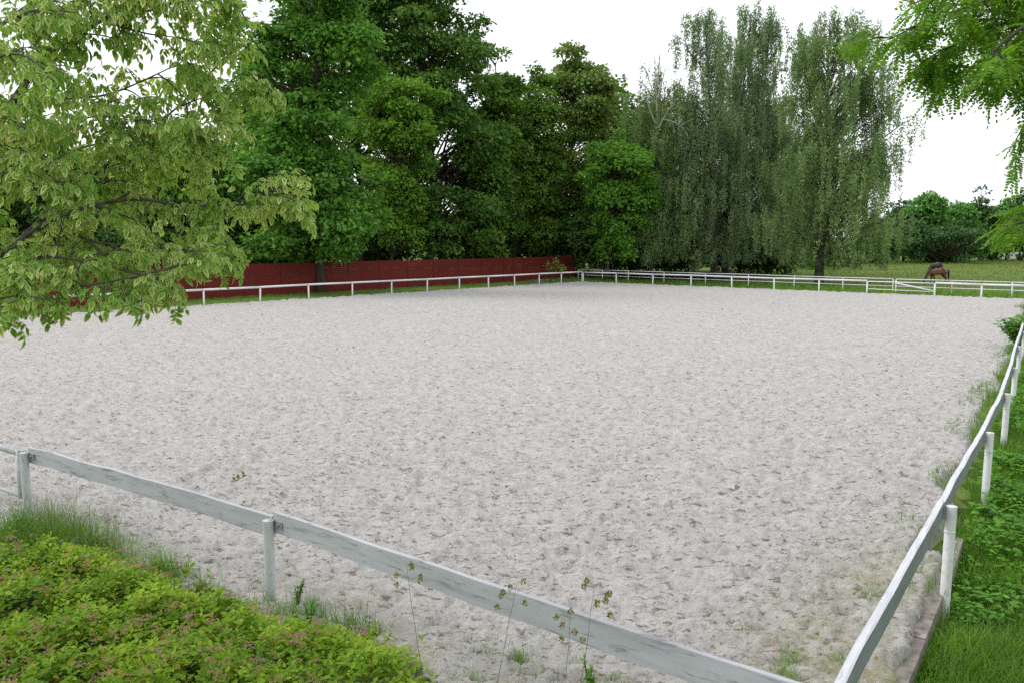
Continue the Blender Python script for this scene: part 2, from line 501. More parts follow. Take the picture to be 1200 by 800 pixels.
pipe_fence('arena_fence', fp, 0.88, 0.062, 0.055, 'white pipe rail fence closing the far end in front of the birches')
pipe_fence('arena_fence', fp2, 0.88, 0.066, 0.06, 'short white pipe rail section at far end in front of grazing horses')
# gate bar closing the gap
A, B = fp[-1], fp2[0]
gd = unit(np.append(B - A, 0)); A3, B3 = np.append(A, 0.0), np.append(B, 0.0)
g = empty('arena_gate', A3)
tag(g, 'white tubular gate with a diagonal brace in the far fence', 'gate')
seg_tube('top_bar', A3 + gd * 0.08 + [0, 0, .85], B3 - gd * 0.08 + [0, 0, .85], 0.038, M['pipe_white'], g)
mid = A3 + (B3 - A3) * 0.43
seg_tube('diagonal_brace', mid + [0, 0, .80], B3 - gd * 0.07 + [0, 0, .36], 0.045, M['pipe_white'], g)
seg_tube('bottom_bar', A3 + gd * 0.08 + [0, 0, .34], B3 - gd * 0.08 + [0, 0, .30], 0.026, M['pipe_white'], g)

# paddock fence behind: thin posts, two rails
BA, BB = np.array([6.33, 80.43]), np.array([29.97, 57.6])
us = [678, 706.6, 737, 779, 828, 898.6 - 20, 932.5, 990, 1049]
bp = [on_line(u, BA, BB) for u in us]
pipe_fence('paddock_fence', bp, 0.93, 0.034, 0.036, 'thin white two rail paddock fence behind the far arena rail', (0.42,))
bp2 = [on_line(u, BA, BB) for u in (1052.5, 1118.7, 1190, 1265)]
pf = pipe_fence('paddock_fence', bp2, 0.93, 0.034, 0.045, 'thin white two rail paddock fence with a reddish post by the horses', (0.42,))
rp = [o for o in pf.children if o.name.startswith('post')][1]
rp.data.materials[0] = M['rusty_white']; rp['label'] = 'reddish worn post'

# red board fence: panels of horizontal boards
L = np.linalg.norm(RED_B - RED_A); npan = int(round(L / 2.9)); pl = L / npan
rf = empty('red_fence', (*RED_A, 0))
tag(rf, 'tall dark red fence of horizontal boards below the big trees', 'fence')
rn = np.array([RDIR[1], -RDIR[0]])          # towards the arena
for k in range(npan):
    a = RED_A + RDIR * (k * pl)
    mb = MB(); z = 0.04; hgt = 2.14
    while z < hgt - 0.03:
        bh = 0.14
        off = random.uniform(-0.008, 0.008)
        c_ = a + RDIR * (pl / 2) + rn * off
        mb.box((c_[0], c_[1], z + bh / 2 - .02), pl / 2 - 0.012 + random.uniform(-.01, 0), 0.013, bh / 2 - 0.004, (*RDIR, 0))
        z += bh
    mb.build('panel', M['red'], rf)
    mb = MB(); c_ = a - rn * 0.07
    mb.box((c_[0], c_[1], 1.0), 0.05, 0.05, 1.06, (*RDIR, 0)); mb.build('post', M['red'], rf)

# near board fence
def plank(a, b, h, th, name, parent, mat, wob=0.012, sag=0.0, round_top=0.0, seed=0):
    """a, b: middle of the board's top edge at each end"""
    a = np.array(a, float); b = np.array(b, float)
    d = unit(b - a); side = unit(np.cross(d, [0, 0, 1.0]))
    n_ = 40; rings = []
    for k in range(n_ + 1):
        t_ = k / n_
        c_ = a + (b - a) * t_ + np.array([0, 0, 1]) * sag * math.sin(math.pi * t_)
        f_ = float(vnoise(np.array(t_ * 7.3 + seed), np.array(seed * 3.1), 3) - .5); f2 = float(vnoise(np.array(t_ * 17 + seed), np.array(seed * 1.3), 7) - .5)
        f3 = float(vnoise(np.array(t_ * 5 + seed), np.array(seed * 2.3), 17) - .5)
        top = wob * (2 * f_ + f2); lat = side * wob * 1.6 * f3
        u = np.array([0, 0, 1.0]); hh = h * (1 + 0.12 * f3)
        if round_top:
            pr = [(-.5, -hh), (.5, -hh), (.5, -round_top * (1 + f2)), (.28, -0.006 + .3 * top), (-.28, 0), (-.5, -round_top)]
        else:
            pr = [(-.5, -hh), (.5, -hh), (.5, -0.004), (.42, 0), (-.42, 0), (-.5, -0.004)]
        rings.append([c_ + lat + side * th * s_ + u * (z_ + top) for s_, z_ in pr])
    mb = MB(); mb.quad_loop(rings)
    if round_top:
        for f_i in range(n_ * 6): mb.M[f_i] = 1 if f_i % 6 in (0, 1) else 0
        mat = [mat, M['board_side_shaded']]
    return mb.build(name, mat, parent)

CAP = 0.92
near_posts = [at_z(28, 529, 0.90)[:2] + [0.044, 0.061], at_z(314, 609, 0.89)[:2] + [0.044, 0.061], np.array([1.84, 4.72])]
nside = np.array([-NDIR[1], NDIR[0]]);
if nside[1] > 0: nside = -nside                     # towards the viewer
bf = empty('board_fence', (*near_posts[1], 0))
tag(bf, 'weathered white board fence with pipe posts behind the flowering shrubs', 'fence')
def open_post(name, x, y, z0, z1, r, mat, parent, seam=True, lean=(0, 0)):
    mb = MB()
    mb.tube([(x - lean[0], y - lean[1], z0), (x, y, z1)], r, 16, cap=False)
    mb.tube([(x, y, z1 - 0.002), (x, y, z1 + 0.004)], r * 1.03, 16, cap=False)
    mb.tube([(x, y, z1 + 0.004), (x, y, z1 - 0.05)], r * 0.86, 16)
    o = len(mb.V)
    for k in range(16):                              # rim
        a_ = k * 2 * math.pi / 16
        mb.V += [(x + r * 1.03 * math.cos(a_), y + r * 1.03 * math.sin(a_), z1 + .004), (x + r * .86 * math.cos(a_), y + r * .86 * math.sin(a_), z1 + .004)]
    for k in range(16):
        l_ = (k + 1) % 16
        mb.Fa.append((o + 2 * k, o + 2 * l_, o + 2 * l_ + 1, o + 2 * k + 1)); mb.M.append(0)
    p_ = mb.build(name, mat, parent, True)
    if seam:
        s_ = MB(); s_.tube([(x - lean[0] * .25, y - lean[1] * .25, z1 - .27), (x - lean[0] * .25, y - lean[1] * .25, z1 - .255)], r * 1.05, 16); s_.build('seam_ring', mat, p_, True)
    return p_
for k, pp in enumerate(near_posts):
    c_ = pp + nside * 0.075
    po = open_post('post', c_[0], c_[1], -0.6, CAP - 0.035, 0.052, M['post_grey'], bf, seam=False)
    bk = MB(); bc = pp + nside * 0.025 - NDIR * 0.10
    bk.box((bc[0], bc[1], CAP - .075), 0.055, 0.008, 0.035, (*NDIR, 0))
    bk.tube([(bc[0], bc[1], CAP - .075), (bc[0] + nside[0] * .03, bc[1] + nside[1] * .03, CAP - .075)], 0.012, 6)
    bk.build('bracket', M['steel'], po)
for k in range(2):
    a = near_posts[k] + NDIR * (0.02 if k == 0 else -0.005); b = near_posts[k + 1] + NDIR * 0.005
    za = CAP + 0.035; zb = CAP + 0.035 - (0.03 if k == 0 else 0)
    plank((*a, za), (*b, zb), 0.215, 0.042, 'board', bf, M['board_white'], 0.010, 0.0, 0, 3 + k)

# the pipe gate at its left end
gt = empty('pipe_gate', (*(near_posts[0] + NDIR * 0.1), 0))
tag(gt, 'grey white pipe gate hinged to the end of the board fence', 'gate')
ga = np.append(near_posts[0] + NDIR * 0.19 + nside * 0.06, 0); gb = ga + np.append(NDIR * 2.6, 0)
for hh, rr in ((0.86, 0.045), (0.27, 0.026)):
    seg_tube('bar', ga + [0, 0, hh], gb + [0, 0, hh], rr, M['post_grey'], gt, 12)
for e_ in (ga, gb): seg_tube('upright', e_ + [0, 0, .245], e_ + [0, 0, .90], 0.036, M['post_grey'], gt, 12)
for hh in (0.88, 0.30):
    hb = MB(); hc = near_posts[0] + NDIR * 0.10 + nside * .065
    hb.box((hc[0], hc[1], hh), .05, .012, .02, (*NDIR, 0)); hb.build('hinge', M['steel'], gt)

# right board fence with round top boards, posts on the outside
rfence = empty('board_fence', (*RIGHT[1], 0))
tag(rfence, 'rough white slab rail fence with white pipe posts along the lush grass', 'fence')
for k in range(len(RIGHT) - 1):
    a, b = RIGHT[k], RIGHT[k + 1]
    d = unit(b - a); oside = np.array([d[1], -d[0]])
    if k == 0: a = a + d * 0.02
    jag = [0, 0.01, -0.01, 0.0, 0.02, -0.01, 0, 0.01, -.01, 0, 0, 0, 0, 0, 0, 0][k: k + 2]
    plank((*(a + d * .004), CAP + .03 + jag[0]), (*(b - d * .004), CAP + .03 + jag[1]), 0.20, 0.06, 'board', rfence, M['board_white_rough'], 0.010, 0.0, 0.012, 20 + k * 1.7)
    if k >= 1:
        c_ = RIGHT[k] + oside * 0.10
        open_post('post', c_[0], c_[1], -0.7, CAP - 0.01, 0.052, M['pipe_white'], rfence, True, (0.02, 0.0))

# concrete kerb holding the sand at the near right corner
kb = empty('concrete_kerb', (*RIGHT[1], -0.3))
tag(kb, 'worn concrete kerb edging the sand under the slab rail fence', 'kerb')
pos = 0.0; rl = 0
for k in range(5):
    d = unit(RIGHT[1] - RIGHT[0]); d2 = unit(RIGHT[6] - RIGHT[1])
    a = RIGHT[0] + d * (k * 1.3 - 0.6) if k * 1.3 < 4.4 else RIGHT[1] + d2 * (k * 1.3 - 4.5)
    dd = d if k * 1.3 < 4.4 else d2
    os_ = np.array([dd[1], -dd[0]])
    c_ = a + dd * 0.64 + os_ * (0.0 + random.uniform(-.01, .01))
    mb = MB(); mb.box((c_[0], c_[1], -0.30 - 0.010 * k + random.uniform(-.012, .012)), 0.632, 0.08, 0.30, (*dd, 0))
    mb.build('kerb_stone', M['concrete'], kb)

# ------------------------------------------------------------------ leaf pieces
LEAFN, LEAFS = 1.6, 1.36
TRIL = Base([(-.27, .12, 0), (.24, .30, .05), (.02, 1, -.03)], [(0, 1, 2)])
KITE = Base([(0, 0, 0), (-.36, .45, .07), (0, 1, -.04), (.36, .45, .07)], [(0, 3, 2, 1)])

# ------------------------------------------------------------------ background trees
M['lime'] = leaf_mat('lime_leaf', (0.048, 0.115, 0.019), (0.224, 0.385, 0.061))
M['lime_b'] = leaf_mat('lime_leaf_dark', (0.044, 0.110, 0.025), (0.174, 0.324, 0.061))
M['maple'] = leaf_mat('maple_leaf', (0.048, 0.137, 0.022), (0.192, 0.415, 0.064))
M['bright'] = leaf_mat('bright_leaf', (0.095, 0.235, 0.030), (0.210, 0.420, 0.070), 0.42)
M['young'] = leaf_mat('young_leaf', (0.116, 0.241, 0.030), (0.244, 0.439, 0.069), 0.38)
M['flowering'] = leaf_mat('flowering_lime_leaf', (0.063, 0.144, 0.026), (0.210, 0.346, 0.073), odd=(0.350, 0.333, 0.149), oddshare=0.16)
M['birch'] = leaf_mat('birch_leaf', (0.095, 0.172, 0.065), (0.270, 0.383, 0.144), 0.3)
M['birch_b'] = leaf_mat('birch_leaf_grey', (0.099, 0.168, 0.084), (0.249, 0.351, 0.163), 0.28)
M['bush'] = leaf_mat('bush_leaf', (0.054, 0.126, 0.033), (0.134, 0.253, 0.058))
M['far_dark'] = leaf_mat('far_dark_leaf', (0.045, 0.105, 0.034), (0.095, 0.180, 0.060), 0.28)
M['far_green'] = leaf_mat('far_green_leaf', (0.074, 0.209, 0.042), (0.173, 0.370, 0.084), 0.3)

def row_env(rows, d):
    """silhouette rows (v, u_left, u_right) at depth d -> arrays z, cx, radius (top first in the photo, returned bottom up)"""
    a = np.array([[at_d((l + r) / 2, v, d)[2], at_d((l + r) / 2, v, d)[0], (at_d(r, v, d)[0] - at_d(l, v, d)[0]) / 2] for v, l, r in rows])
    return a[np.argsort(a[:, 0])]

def bent(a, b, n, lift, wig=0.03):
    a = np.asarray(a, float); b = np.asarray(b, float)
    t_ = np.linspace(0, 1, n)[:, None]
    L_ = np.linalg.norm(b - a)
    p_ = a + (b - a) * t_ + np.array([0, 0, 1.0]) * lift * 4 * t_ * (1 - t_)
    p_[1:-1] += rng.normal(size=(n - 2, 3)) * wig * L_ * 0.3
    return p_

def trunk_of(base, env, r0, lean=(0, 0)):
    top = np.array([np.interp(env[-1, 0] * .93, env[:, 0], env[:, 1]), base[1], env[-1, 0] * .95])
    n_ = 9
    pts = np.array([base + (top - base) * (k / (n_ - 1)) for k in range(n_)])
    pts[:, 0] = base[0] + (pts[:, 0] - base[0]) ** 1 
    pts[1:-1, :2] += rng.normal(size=(n_ - 2, 2)) * r0 * 0.5
    pts[0, 2] -= 0.3
    return pts

def tree(name, label, u, d, rows, mat, clumps, leaves, leaf=0.24, csize=1.25, r0=0.28, bark=None, group=None, cat='tree', inner=0.45, base_u=None, flat=0.62, shell=True, deep=0.9):
    env = row_env(rows, d)
    bu = u if base_u is None else base_u
    b_ = at_d(bu, HOR, d); base = np.array([b_[0], d, float(gz(b_[0], d))])
    root = empty(name, base)
    tag(root, label, cat, group)
    tp = trunk_of(base, env, r0)
    # clump centres
    zs = np.linspace(env[0, 0], env[-1, 0], 200)
    w_ = np.interp(zs, env[:, 0], env[:, 2]) ** 1.5 + 0.15
    z = rng.choice(zs, clumps, p=w_ / w_.sum()) + rng.normal(size=clumps) * 0.15
    th = rng.uniform(0, 2 * math.pi, clumps)
    Rr = np.interp(z, env[:, 0], env[:, 2])
    ph = rng.uniform(0, 7)
    lump = 1 + 0.16 * np.sin(th * 3 + z * 0.9 + ph) + 0.10 * np.sin(th * 5 - z * 1.7 + 2 * ph)
    fr = (rng.uniform(inner ** 2, 1, clumps)) ** 0.5
    cs = csize * rng.uniform(0.6, 1.3, clumps) * np.clip(Rr / 3.0, 0.45, 1.0)
    rr = np.maximum(Rr * lump - cs * 0.55, 0.05) * fr
    cx = np.interp(z, env[:, 0], env[:, 1])
    cc = np.stack([cx + rr * np.cos(th), d + rr * np.sin(th) * deep, z], 1)
    # wood
    mb = MB()
    tr = r0 * np.linspace(1, 0.12, len(tp)) ** 0.8; tr[0] *= 1.35
    mb.tube(tp, tr, 9)
    for k in range(clumps):
        zz = max(tp[1][2] * 0.9, cc[k][2] - (0.25 + 0.5 * rng.random()) * (1.2 + rr[k]))
        zz = min(zz, tp[-1][2] - 0.2)
        s_ = np.array([np.interp(zz, tp[:, 2], tp[:, 0]), np.interp(zz, tp[:, 2], tp[:, 1]), zz])
        br = 0.018 + 0.012 * np.linalg.norm(cc[k] - s_)
        mb.tube(bent(s_, cc[k], 5, 0.08 * rr[k]), [br * 1.5, br * 1.2, br, br * .7, br * .35], 4, False)
    mb.build('trunk', bark or M['bark'], root, True)
    # leaves
    nl = np.maximum(12, (LEAFN * leaves * (cs / csize) ** 2 * rng.uniform(.7, 1.25, clumps))).astype(int)
    ci = np.repeat(np.arange(clumps), nl); n_ = len(ci)
    dr = rand_dirs(n_)
    dr[:, 2] = np.where(rng.random(n_) < 0.68, np.abs(dr[:, 2]), dr[:, 2])
    rad_ = cs[ci] * rng.uniform(0.35, 1.12, n_) ** 0.5
    sub = rng.normal(size=(n_, 3)) * 0.12
    P_ = cc[ci] + dr * rad_[:, None] * np.array([1, 1, flat]) + sub
    P_[:, 2] -= 0.10 * rad_ ** 2 * rng.random(n_)
    nrm = unit(dr * 0.8 + np.array([0, 0, 0.75]) + rng.normal(size=(n_, 3)) * 0.45)
    axs = dr * np.array([1, 1, 0.2]) + np.array([0, 0, -0.45]) + rng.normal(size=(n_, 3)) * 0.6
    s_ = LEAFS * leaf * rng.uniform(0.6, 1.25, n_)
    me_ = scatter('crown', [(KITE, frames(axs, nrm, s_), P_)], mat)
    link('crown', me_, root)
    return root

def weeping(name, label, d, rows, mat, strands, u_base, leaf=0.15, per=26, r0=0.25, group=None, lengths=(1.0, 3.4), thin_top=True, lean_trunk=None):
    """birch: ascending limbs from which long thin strands of small leaves hang"""
    env = row_env(rows, d)
    b_ = at_d(u_base, HOR, d); base = np.array([b_[0], d, float(gz(b_[0], d))])
    root = empty(name, base)
    tag(root, label, 'tree', group)
    tp = trunk_of(base, env, r0)
    if lean_trunk is not None:
        for k in range(len(tp)):
            t_ = k / (len(tp) - 1); tp[k, 0] = base[0] + (tp[-1, 0] - base[0]) * min(1, t_ * 1.6) ** 0.7 if k < len(tp) - 1 else tp[k, 0]
    mb = MB()
    tr = r0 * np.linspace(1, 0.10, len(tp)); tr[0] *= 1.3
    mb.tube(tp, tr, 9)
    strands = int(strands * 1.75); nb = max(40, strands // 9)
    zs = np.linspace(env[0, 0] + 0.5, env[-1, 0], 200)
    w_ = np.interp(zs, env[:, 0], env[:, 2]) + 0.6
    ends = []
    for k in range(nb):
        z = rng.choice(zs, p=w_ / w_.sum())
        Rr = np.interp(z, env[:, 0], env[:, 2]); th = rng.uniform(0, 2 * math.pi)
        lump = 1 + 0.2 * math.sin(th * 3 + z * 0.8)
        rr = Rr * lump * math.sqrt(rng.uniform(0.05, 1.15))
        e_ = np.array([np.interp(z, env[:, 0], env[:, 1]) + rr * math.cos(th), d + rr * math.sin(th) * 0.9, z])
        zz = np.clip(z - rr * rng.uniform(0.6, 1.3) - 0.6, min(2.0, tp[-1][2] * .3), tp[-1][2] - 0.1)
        s_ = np.array([np.interp(zz, tp[:, 2], tp[:, 0]), np.interp(zz, tp[:, 2], tp[:, 1]), zz])
        pts = bent(s_, e_, 6, 0.16 * rr, 0.06)
        br = 0.012 + 0.006 * np.linalg.norm(e_ - s_)
        mb.tube(pts, br * np.array([1.5, 1.3, 1, .8, .5, .3]), 4, False)
        ends.append((pts, rr, Rr))
    mb.build('trunk', M['birch_bark'], root, True)
    P_, A_2, N_2 = [], [], []
    for k in range(strands):
        pts, rr, Rr = ends[k % nb]
        t_ = rng.uniform(0.5, 1.0) ** 0.7 * (len(pts) - 1); i_ = min(int(t_), len(pts) - 2)
        p0 = pts[i_] + (pts[i_ + 1] - pts[i_]) * (t_ - i_) + rng.normal(size=3) * np.array([.5, .5, .35])
        Ls = rng.uniform(*lengths) * (0.55 + 0.45 * min(1, rr / max(Rr, .1) + 0.2))
        Ls = min(Ls, max(0.5, p0[2] - 1.2 - 1.0 * rng.random()))
        m_ = int(per * 1.7 * Ls * rng.uniform(.7, 1.2)) + 4
        s_ = rng.random(m_) ** 0.9
        outw = unit(np.array([math.cos(k), math.sin(k), 0])) * rng.uniform(0, .35)
        q = p0 + outw * (1 - (1 - s_[:, None]) ** 2) + np.array([0, 0, -1.0]) * (s_[:, None] ** 1.15) * Ls
        q = q + rng.normal(size=(m_, 3)) * np.array([.12, .12, .06]) * (1.15 - 0.5 * s_[:, None])
        P_.append(q)
    P_ = np.concatenate(P_); n_ = len(P_)
    axs = np.array([0, 0, -1.0]) + rng.normal(size=(n_, 3)) * 0.55
    nrm = rand_dirs(n_) + np.array([0, 0, 0.3])
    me_ = scatter('crown', [(TRIL, frames(axs, nrm, 1.3 * leaf * rng.uniform(.7, 1.3, n_)), P_)], mat)
    link('crown', me_, root)
    return root

# --- trees behind and beside the red fence (rows: photo row, left edge, right edge of the crown)
tree('deciduous_tree', 'tall dark maple whose trunk stands in front of the red fence', 374, 60, [(-60, 330, 400), (0, 295, 440), (60, 275, 445), (130, 270, 430), (200, 272, 440), (260, 290, 455), (300, 300, 440)], M['maple'], 170, 230, 0.26, 1.35, 0.30, base_u=374)
tree('deciduous_tree', 'tallest lime tree, dark crown leaning over the red fence', 505, 78, [(-75, 450, 520), (-20, 400, 555), (40, 390, 578), (110, 400, 590), (190, 410, 600), (250, 430, 600), (300, 440, 590)], M['lime_b'], 210, 230, 0.28, 1.6, 0.42, base_u=520)
tree('deciduous_tree', 'tall lime tree filling the gap between maple and tallest lime', 425, 84, [(-70, 340, 480), (0, 330, 490), (80, 330, 480), (160, 345, 480), (260, 350, 470)], M['lime_b'], 110, 200, 0.28, 1.7, 0.35)
tree('young_tree', 'lighter yellow green young tree glowing before the tall limes', 462, 71.5, [(90, 445, 490), (110, 420, 520), (150, 408, 525), (190, 418, 512), (235, 432, 505), (290, 445, 500)], M['young'], 80, 200, 0.24, 1.1, 0.16, base_u=455)
tree('deciduous_tree', 'mid green lime with drooping boughs over the red fence end', 560, 82, [(60, 560, 600), (110, 545, 618), (170, 530, 625), (240, 525, 615), (300, 520, 600)], M['lime'], 85, 230, 0.27, 1.35, 0.25, base_u=575)
tree('deciduous_tree', 'slim pale green tree between the tall limes and flowering lime', 625, 86, [(72, 606, 640), (100, 592, 655), (150, 588, 662), (210, 595, 660), (270, 600, 660), (300, 610, 650)], M['lime'], 80, 220, 0.27, 1.3, 0.22, base_u=600)
tree('deciduous_tree', 'flowering lime with yellowish pointed top above the fence corner', 680, 90, [(48, 664, 690), (75, 640, 714), (110, 630, 722), (160, 630, 730), (220, 640, 735), (290, 645, 725)], M['flowering'], 105, 210, 0.28, 1.45, 0.3, base_u=660)
tree('deciduous_tree', 'dark tree behind the bright maple near the fence corner', 740, 96, [(110, 720, 765), (150, 700, 790), (220, 690, 800), (290, 690, 790)], M['lime_b'], 80, 200, 0.3, 1.6, 0.3)
tree('maple_tree', 'bright fresh green maple leaning out at the fence corner', 728, 78.5, [(148, 705, 728), (172, 690, 755), (200, 682, 778), (235, 686, 772), (270, 690, 750), (306, 698, 745)], M['bright'], 78, 190, 0.26, 1.05, 0.2, base_u=712)
tree('deciduous_tree', 'broad dark tree seen through the variegated leaves on the left', 215, 66, [(150, 190, 260), (190, 150, 290), (240, 140, 305), (300, 150, 300)], M['maple'], 85, 210, 0.26, 1.35, 0.25)
tree('deciduous_tree', 'low dark tree behind the far left end of the red fence', 70, 54, [(150, 20, 90), (200, -20, 140), (260, -30, 160), (305, -20, 150)], M['bush'], 90, 200, 0.26, 1.2, 0.22)
tree('deciduous_tree', 'dark rounded tree outside the left edge behind the red fence', -60, 50, [(90, -120, -20), (160, -160, 20), (250, -170, 30), (305, -150, 20)], M['maple'], 70, 160, 0.28, 1.4, 0.25)

# --- birches
weeping('birch_tree', 'sparse birch with bare pale twigs at its top', 80, [(75, 765, 785), (110, 735, 805), (160, 732, 818), (230, 740, 825), (300, 745, 815)], M['birch'], 330, 765, 0.16, 22, 0.2)
weeping('birch_tree', 'tall weeping birch with twin dark trunk left of centre clump', 82, [(10, 812, 846), (28, 795, 862), (60, 780, 872), (110, 766, 882), (180, 758, 890), (250, 760, 895), (308, 770, 890)], M['birch_b'], 720, 838, 0.16, 23, 0.3)
weeping('birch_tree', 'weeping birch with a rounded top in the middle of the clump', 86, [(4, 862, 894), (22, 850, 910), (50, 842, 922), (90, 836, 928), (150, 832, 932), (220, 828, 934), (308, 835, 930)], M['birch_b'], 640, 850, 0.17, 23, 0.28)
weeping('birch_tree', 'large single weeping birch at the meadow edge with leaning trunk', 71, [(10, 938, 992), (25, 926, 1015), (50, 918, 1035), (100, 916, 1056), (140, 910, 1068), (200, 904, 1056), (250, 904, 1048), (310, 908, 1042)], M['birch'], 950, 962, 0.15, 24, 0.34, lean_trunk=1)
weeping('birch_tree', 'dim birch filling in behind the two clump birches', 92, [(45, 850, 880), (80, 828, 905), (140, 800, 925), (220, 790, 935), (308, 800, 930)], M['birch_b'], 420, 868, 0.20, 16, 0.2)
weeping('birch_tree', 'low birch between the clump and the single meadow birch', 90, [(110, 905, 930), (150, 895, 945), (220, 885, 955), (308, 890, 950)], M['birch_b'], 240, 922, 0.20, 16, 0.16)
weeping('birch_tree', 'low birch between the sparse birch and the clump', 90, [(130, 780, 800), (170, 765, 820), (230, 755, 830), (308, 760, 825)], M['birch_b'], 240, 792, 0.20, 16, 0.16)
tree('deciduous_tree', 'dark tree filling the gap behind mid green and slim trees', 590, 98, [(95, 575, 610), (130, 545, 650), (200, 535, 680), (300, 540, 670)], M['lime_b'], 85, 120, 0.36, 1.8, 0.28)
tree('deciduous_tree', 'dark tree filling the gap between flowering lime and birches', 715, 102, [(95, 700, 735), (130, 680, 765), (200, 665, 790), (300, 670, 780)], M['lime'], 85, 120, 0.36, 1.8, 0.28)
tree('deciduous_tree', 'dark tree behind the tall maple left of the limes', 300, 76, [(60, 285, 320), (110, 262, 340), (180, 245, 350), (300, 250, 345)], M['lime_b'], 75, 120, 0.34, 1.5, 0.26)
# bare twigs of the sparse birch
hb = [o for o in C.objects if o.get('label', '').startswith('sparse birch')][0]
mb = MB()
for (u0, v0, u1, v1) in ((768, 145, 752, 108), (772, 150, 790, 120), (770, 130, 766, 62), (775, 140, 800, 150), (768, 120, 756, 80), (771, 115, 781, 75), (806, 160, 792, 145), (770, 100, 774, 60), (762, 110, 748, 95)):
    a, b = at_d(u0, v0, 78), at_d(u1, v1, 78 + random.uniform(-1, 1))
    mb.tube(bent(a, b, 5, 0.2), [.06, .05, .04, .03, .012], 5, False)
    for _ in range(4):
        s_ = a + (b - a) * random.uniform(.3, .95)
        mb.tube(bent(s_, s_ + (b - a) * .25 + rng.normal(size=3) * .5, 4, .05), [.025, .02, .015, .008], 4, False)
mb.build('bare_twigs', M['dry_twig'], hb, True)

# --- understory
def bushy(label, u, d, rows, mat, clumps, leaves=170, leaf=0.22, cs=0.95, name='shrub', group=None):
    return tree(name, label, u, d, rows, mat, clumps, leaves, leaf, cs, 0.09, group=group, cat='shrub', inner=0.3, flat=0.75)
G = 'dark undergrowth below the trees'
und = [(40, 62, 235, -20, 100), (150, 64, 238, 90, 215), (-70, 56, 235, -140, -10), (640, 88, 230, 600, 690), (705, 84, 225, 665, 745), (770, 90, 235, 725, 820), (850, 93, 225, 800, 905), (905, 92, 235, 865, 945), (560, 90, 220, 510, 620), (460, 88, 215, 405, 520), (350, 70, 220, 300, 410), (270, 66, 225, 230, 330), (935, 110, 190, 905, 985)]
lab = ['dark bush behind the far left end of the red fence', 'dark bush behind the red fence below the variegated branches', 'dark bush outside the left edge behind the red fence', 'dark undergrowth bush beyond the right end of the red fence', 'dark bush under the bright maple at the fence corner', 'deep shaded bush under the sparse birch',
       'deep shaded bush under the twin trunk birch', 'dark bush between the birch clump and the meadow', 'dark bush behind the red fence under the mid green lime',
       'dark bush behind the red fence under the tallest lime', 'dark bush behind the red fence under the tall maple', 'dark bush above the red fence beside the variegated branch tip', 'bright green tree glimpsed between the two birch crowns']
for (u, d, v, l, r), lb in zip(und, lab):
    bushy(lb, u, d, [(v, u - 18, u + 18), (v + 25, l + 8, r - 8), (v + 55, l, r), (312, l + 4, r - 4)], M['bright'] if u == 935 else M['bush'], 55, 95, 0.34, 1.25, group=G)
bushy('small pale flowering bush under the birches', 812, 76, [(298, 806, 818), (306, 802, 822), (318, 806, 820)], leaf_mat('pale_bush_leaf', (0.10, 0.15, 0.05), (0.24, 0.27, 0.13)), 9, 70, 0.18, 0.5)
bushy('small weedy bush leaning on the red fence end', 645, 76, [(305, 640, 655), (312, 632, 664), (322, 640, 656)], M['young'], 8, 60, 0.16, 0.45)

# --- far trees beyond the meadow
G = 'far trees across the meadow'
far = [('dark blue green tree beside the birch across the meadow', 1060, 150, [(243, 1050, 1066), (255, 1040, 1078), (275, 1032, 1085), (300, 1034, 1085)], 'far_dark', 60),
       ('bright green pointed tree across the meadow above the horses', 1088, 146, [(231, 1080, 1092), (245, 1066, 1108), (265, 1062, 1116), (290, 1066, 1112), (303, 1070, 1108)], 'far_green', 75),
       ('rounded green tree across the meadow behind the horses', 1124, 152, [(240, 1116, 1134), (255, 1104, 1146), (280, 1100, 1150), (303, 1104, 1146)], 'far_green', 70),
       ('grey green tree with loose top across the meadow', 1150, 158, [(229, 1142, 1156), (245, 1136, 1166), (270, 1130, 1172), (302, 1132, 1170)], 'far_dark', 55),
       ('pale green tree across the meadow behind the hanging branch', 1180, 160, [(240, 1168, 1188), (258, 1156, 1200), (285, 1154, 1206), (302, 1156, 1202)], 'far_green', 55),
       ('tall hazy tree across the meadow at the right edge', 1215, 152, [(224, 1204, 1226), (245, 1190, 1242), (280, 1186, 1250), (302, 1190, 1246)], 'far_dark', 55),
       ('dark low thicket across the meadow below the bright tree', 1100, 140, [(270, 1060, 1140), (285, 1046, 1158), (303, 1040, 1164)], 'far_dark', 60),
       ('low dark shrub across the meadow beside the big birch', 1030, 135, [(262, 1018, 1040), (278, 1006, 1052), (303, 1004, 1054)], 'far_dark', 40)]
far = [(lb, u, d, [(v - (8 if k == 0 else 6 if k == 1 else 0), l, r) for k, (v, l, r) in enumerate(rows)], mt, nc) for lb, u, d, rows, mt, nc in far]
for lb, u, d, rows, mt, nc in far:
    tree('meadow_tree', lb, u, d, rows, M[mt], nc, 100, 0.42, 1.5, 0.2, group=G)

# --- a wood far behind the near trees
n_ = 13000
u_ = rng.uniform(-150, 1000, n_); d_ = rng.uniform(118, 128, n_)
x_ = (u_ - CX) / F * d_; z_ = rng.random(n_) ** 0.8 * (5.5 + 3.5 * vnoise(u_ * 0.02, d_ * 0.02, 81) + 2.0 * vnoise(u_ * 0.09, d_ * 0.01, 82)) * sstep(1000, 930, u_)
wl = scatter('far_woodland', [(KITE, frames(rng.normal(size=(n_, 3)) + [0, 0, -.3], rand_dirs(n_) + [0, -.4, .6], rng.uniform(.6, 1.2, n_)), np.stack([x_, d_, z_ + .1], 1))], M['far_dark'])
tag(link('far_woodland', wl), 'dark wood glimpsed far behind the trunks', 'wood', kind='stuff')

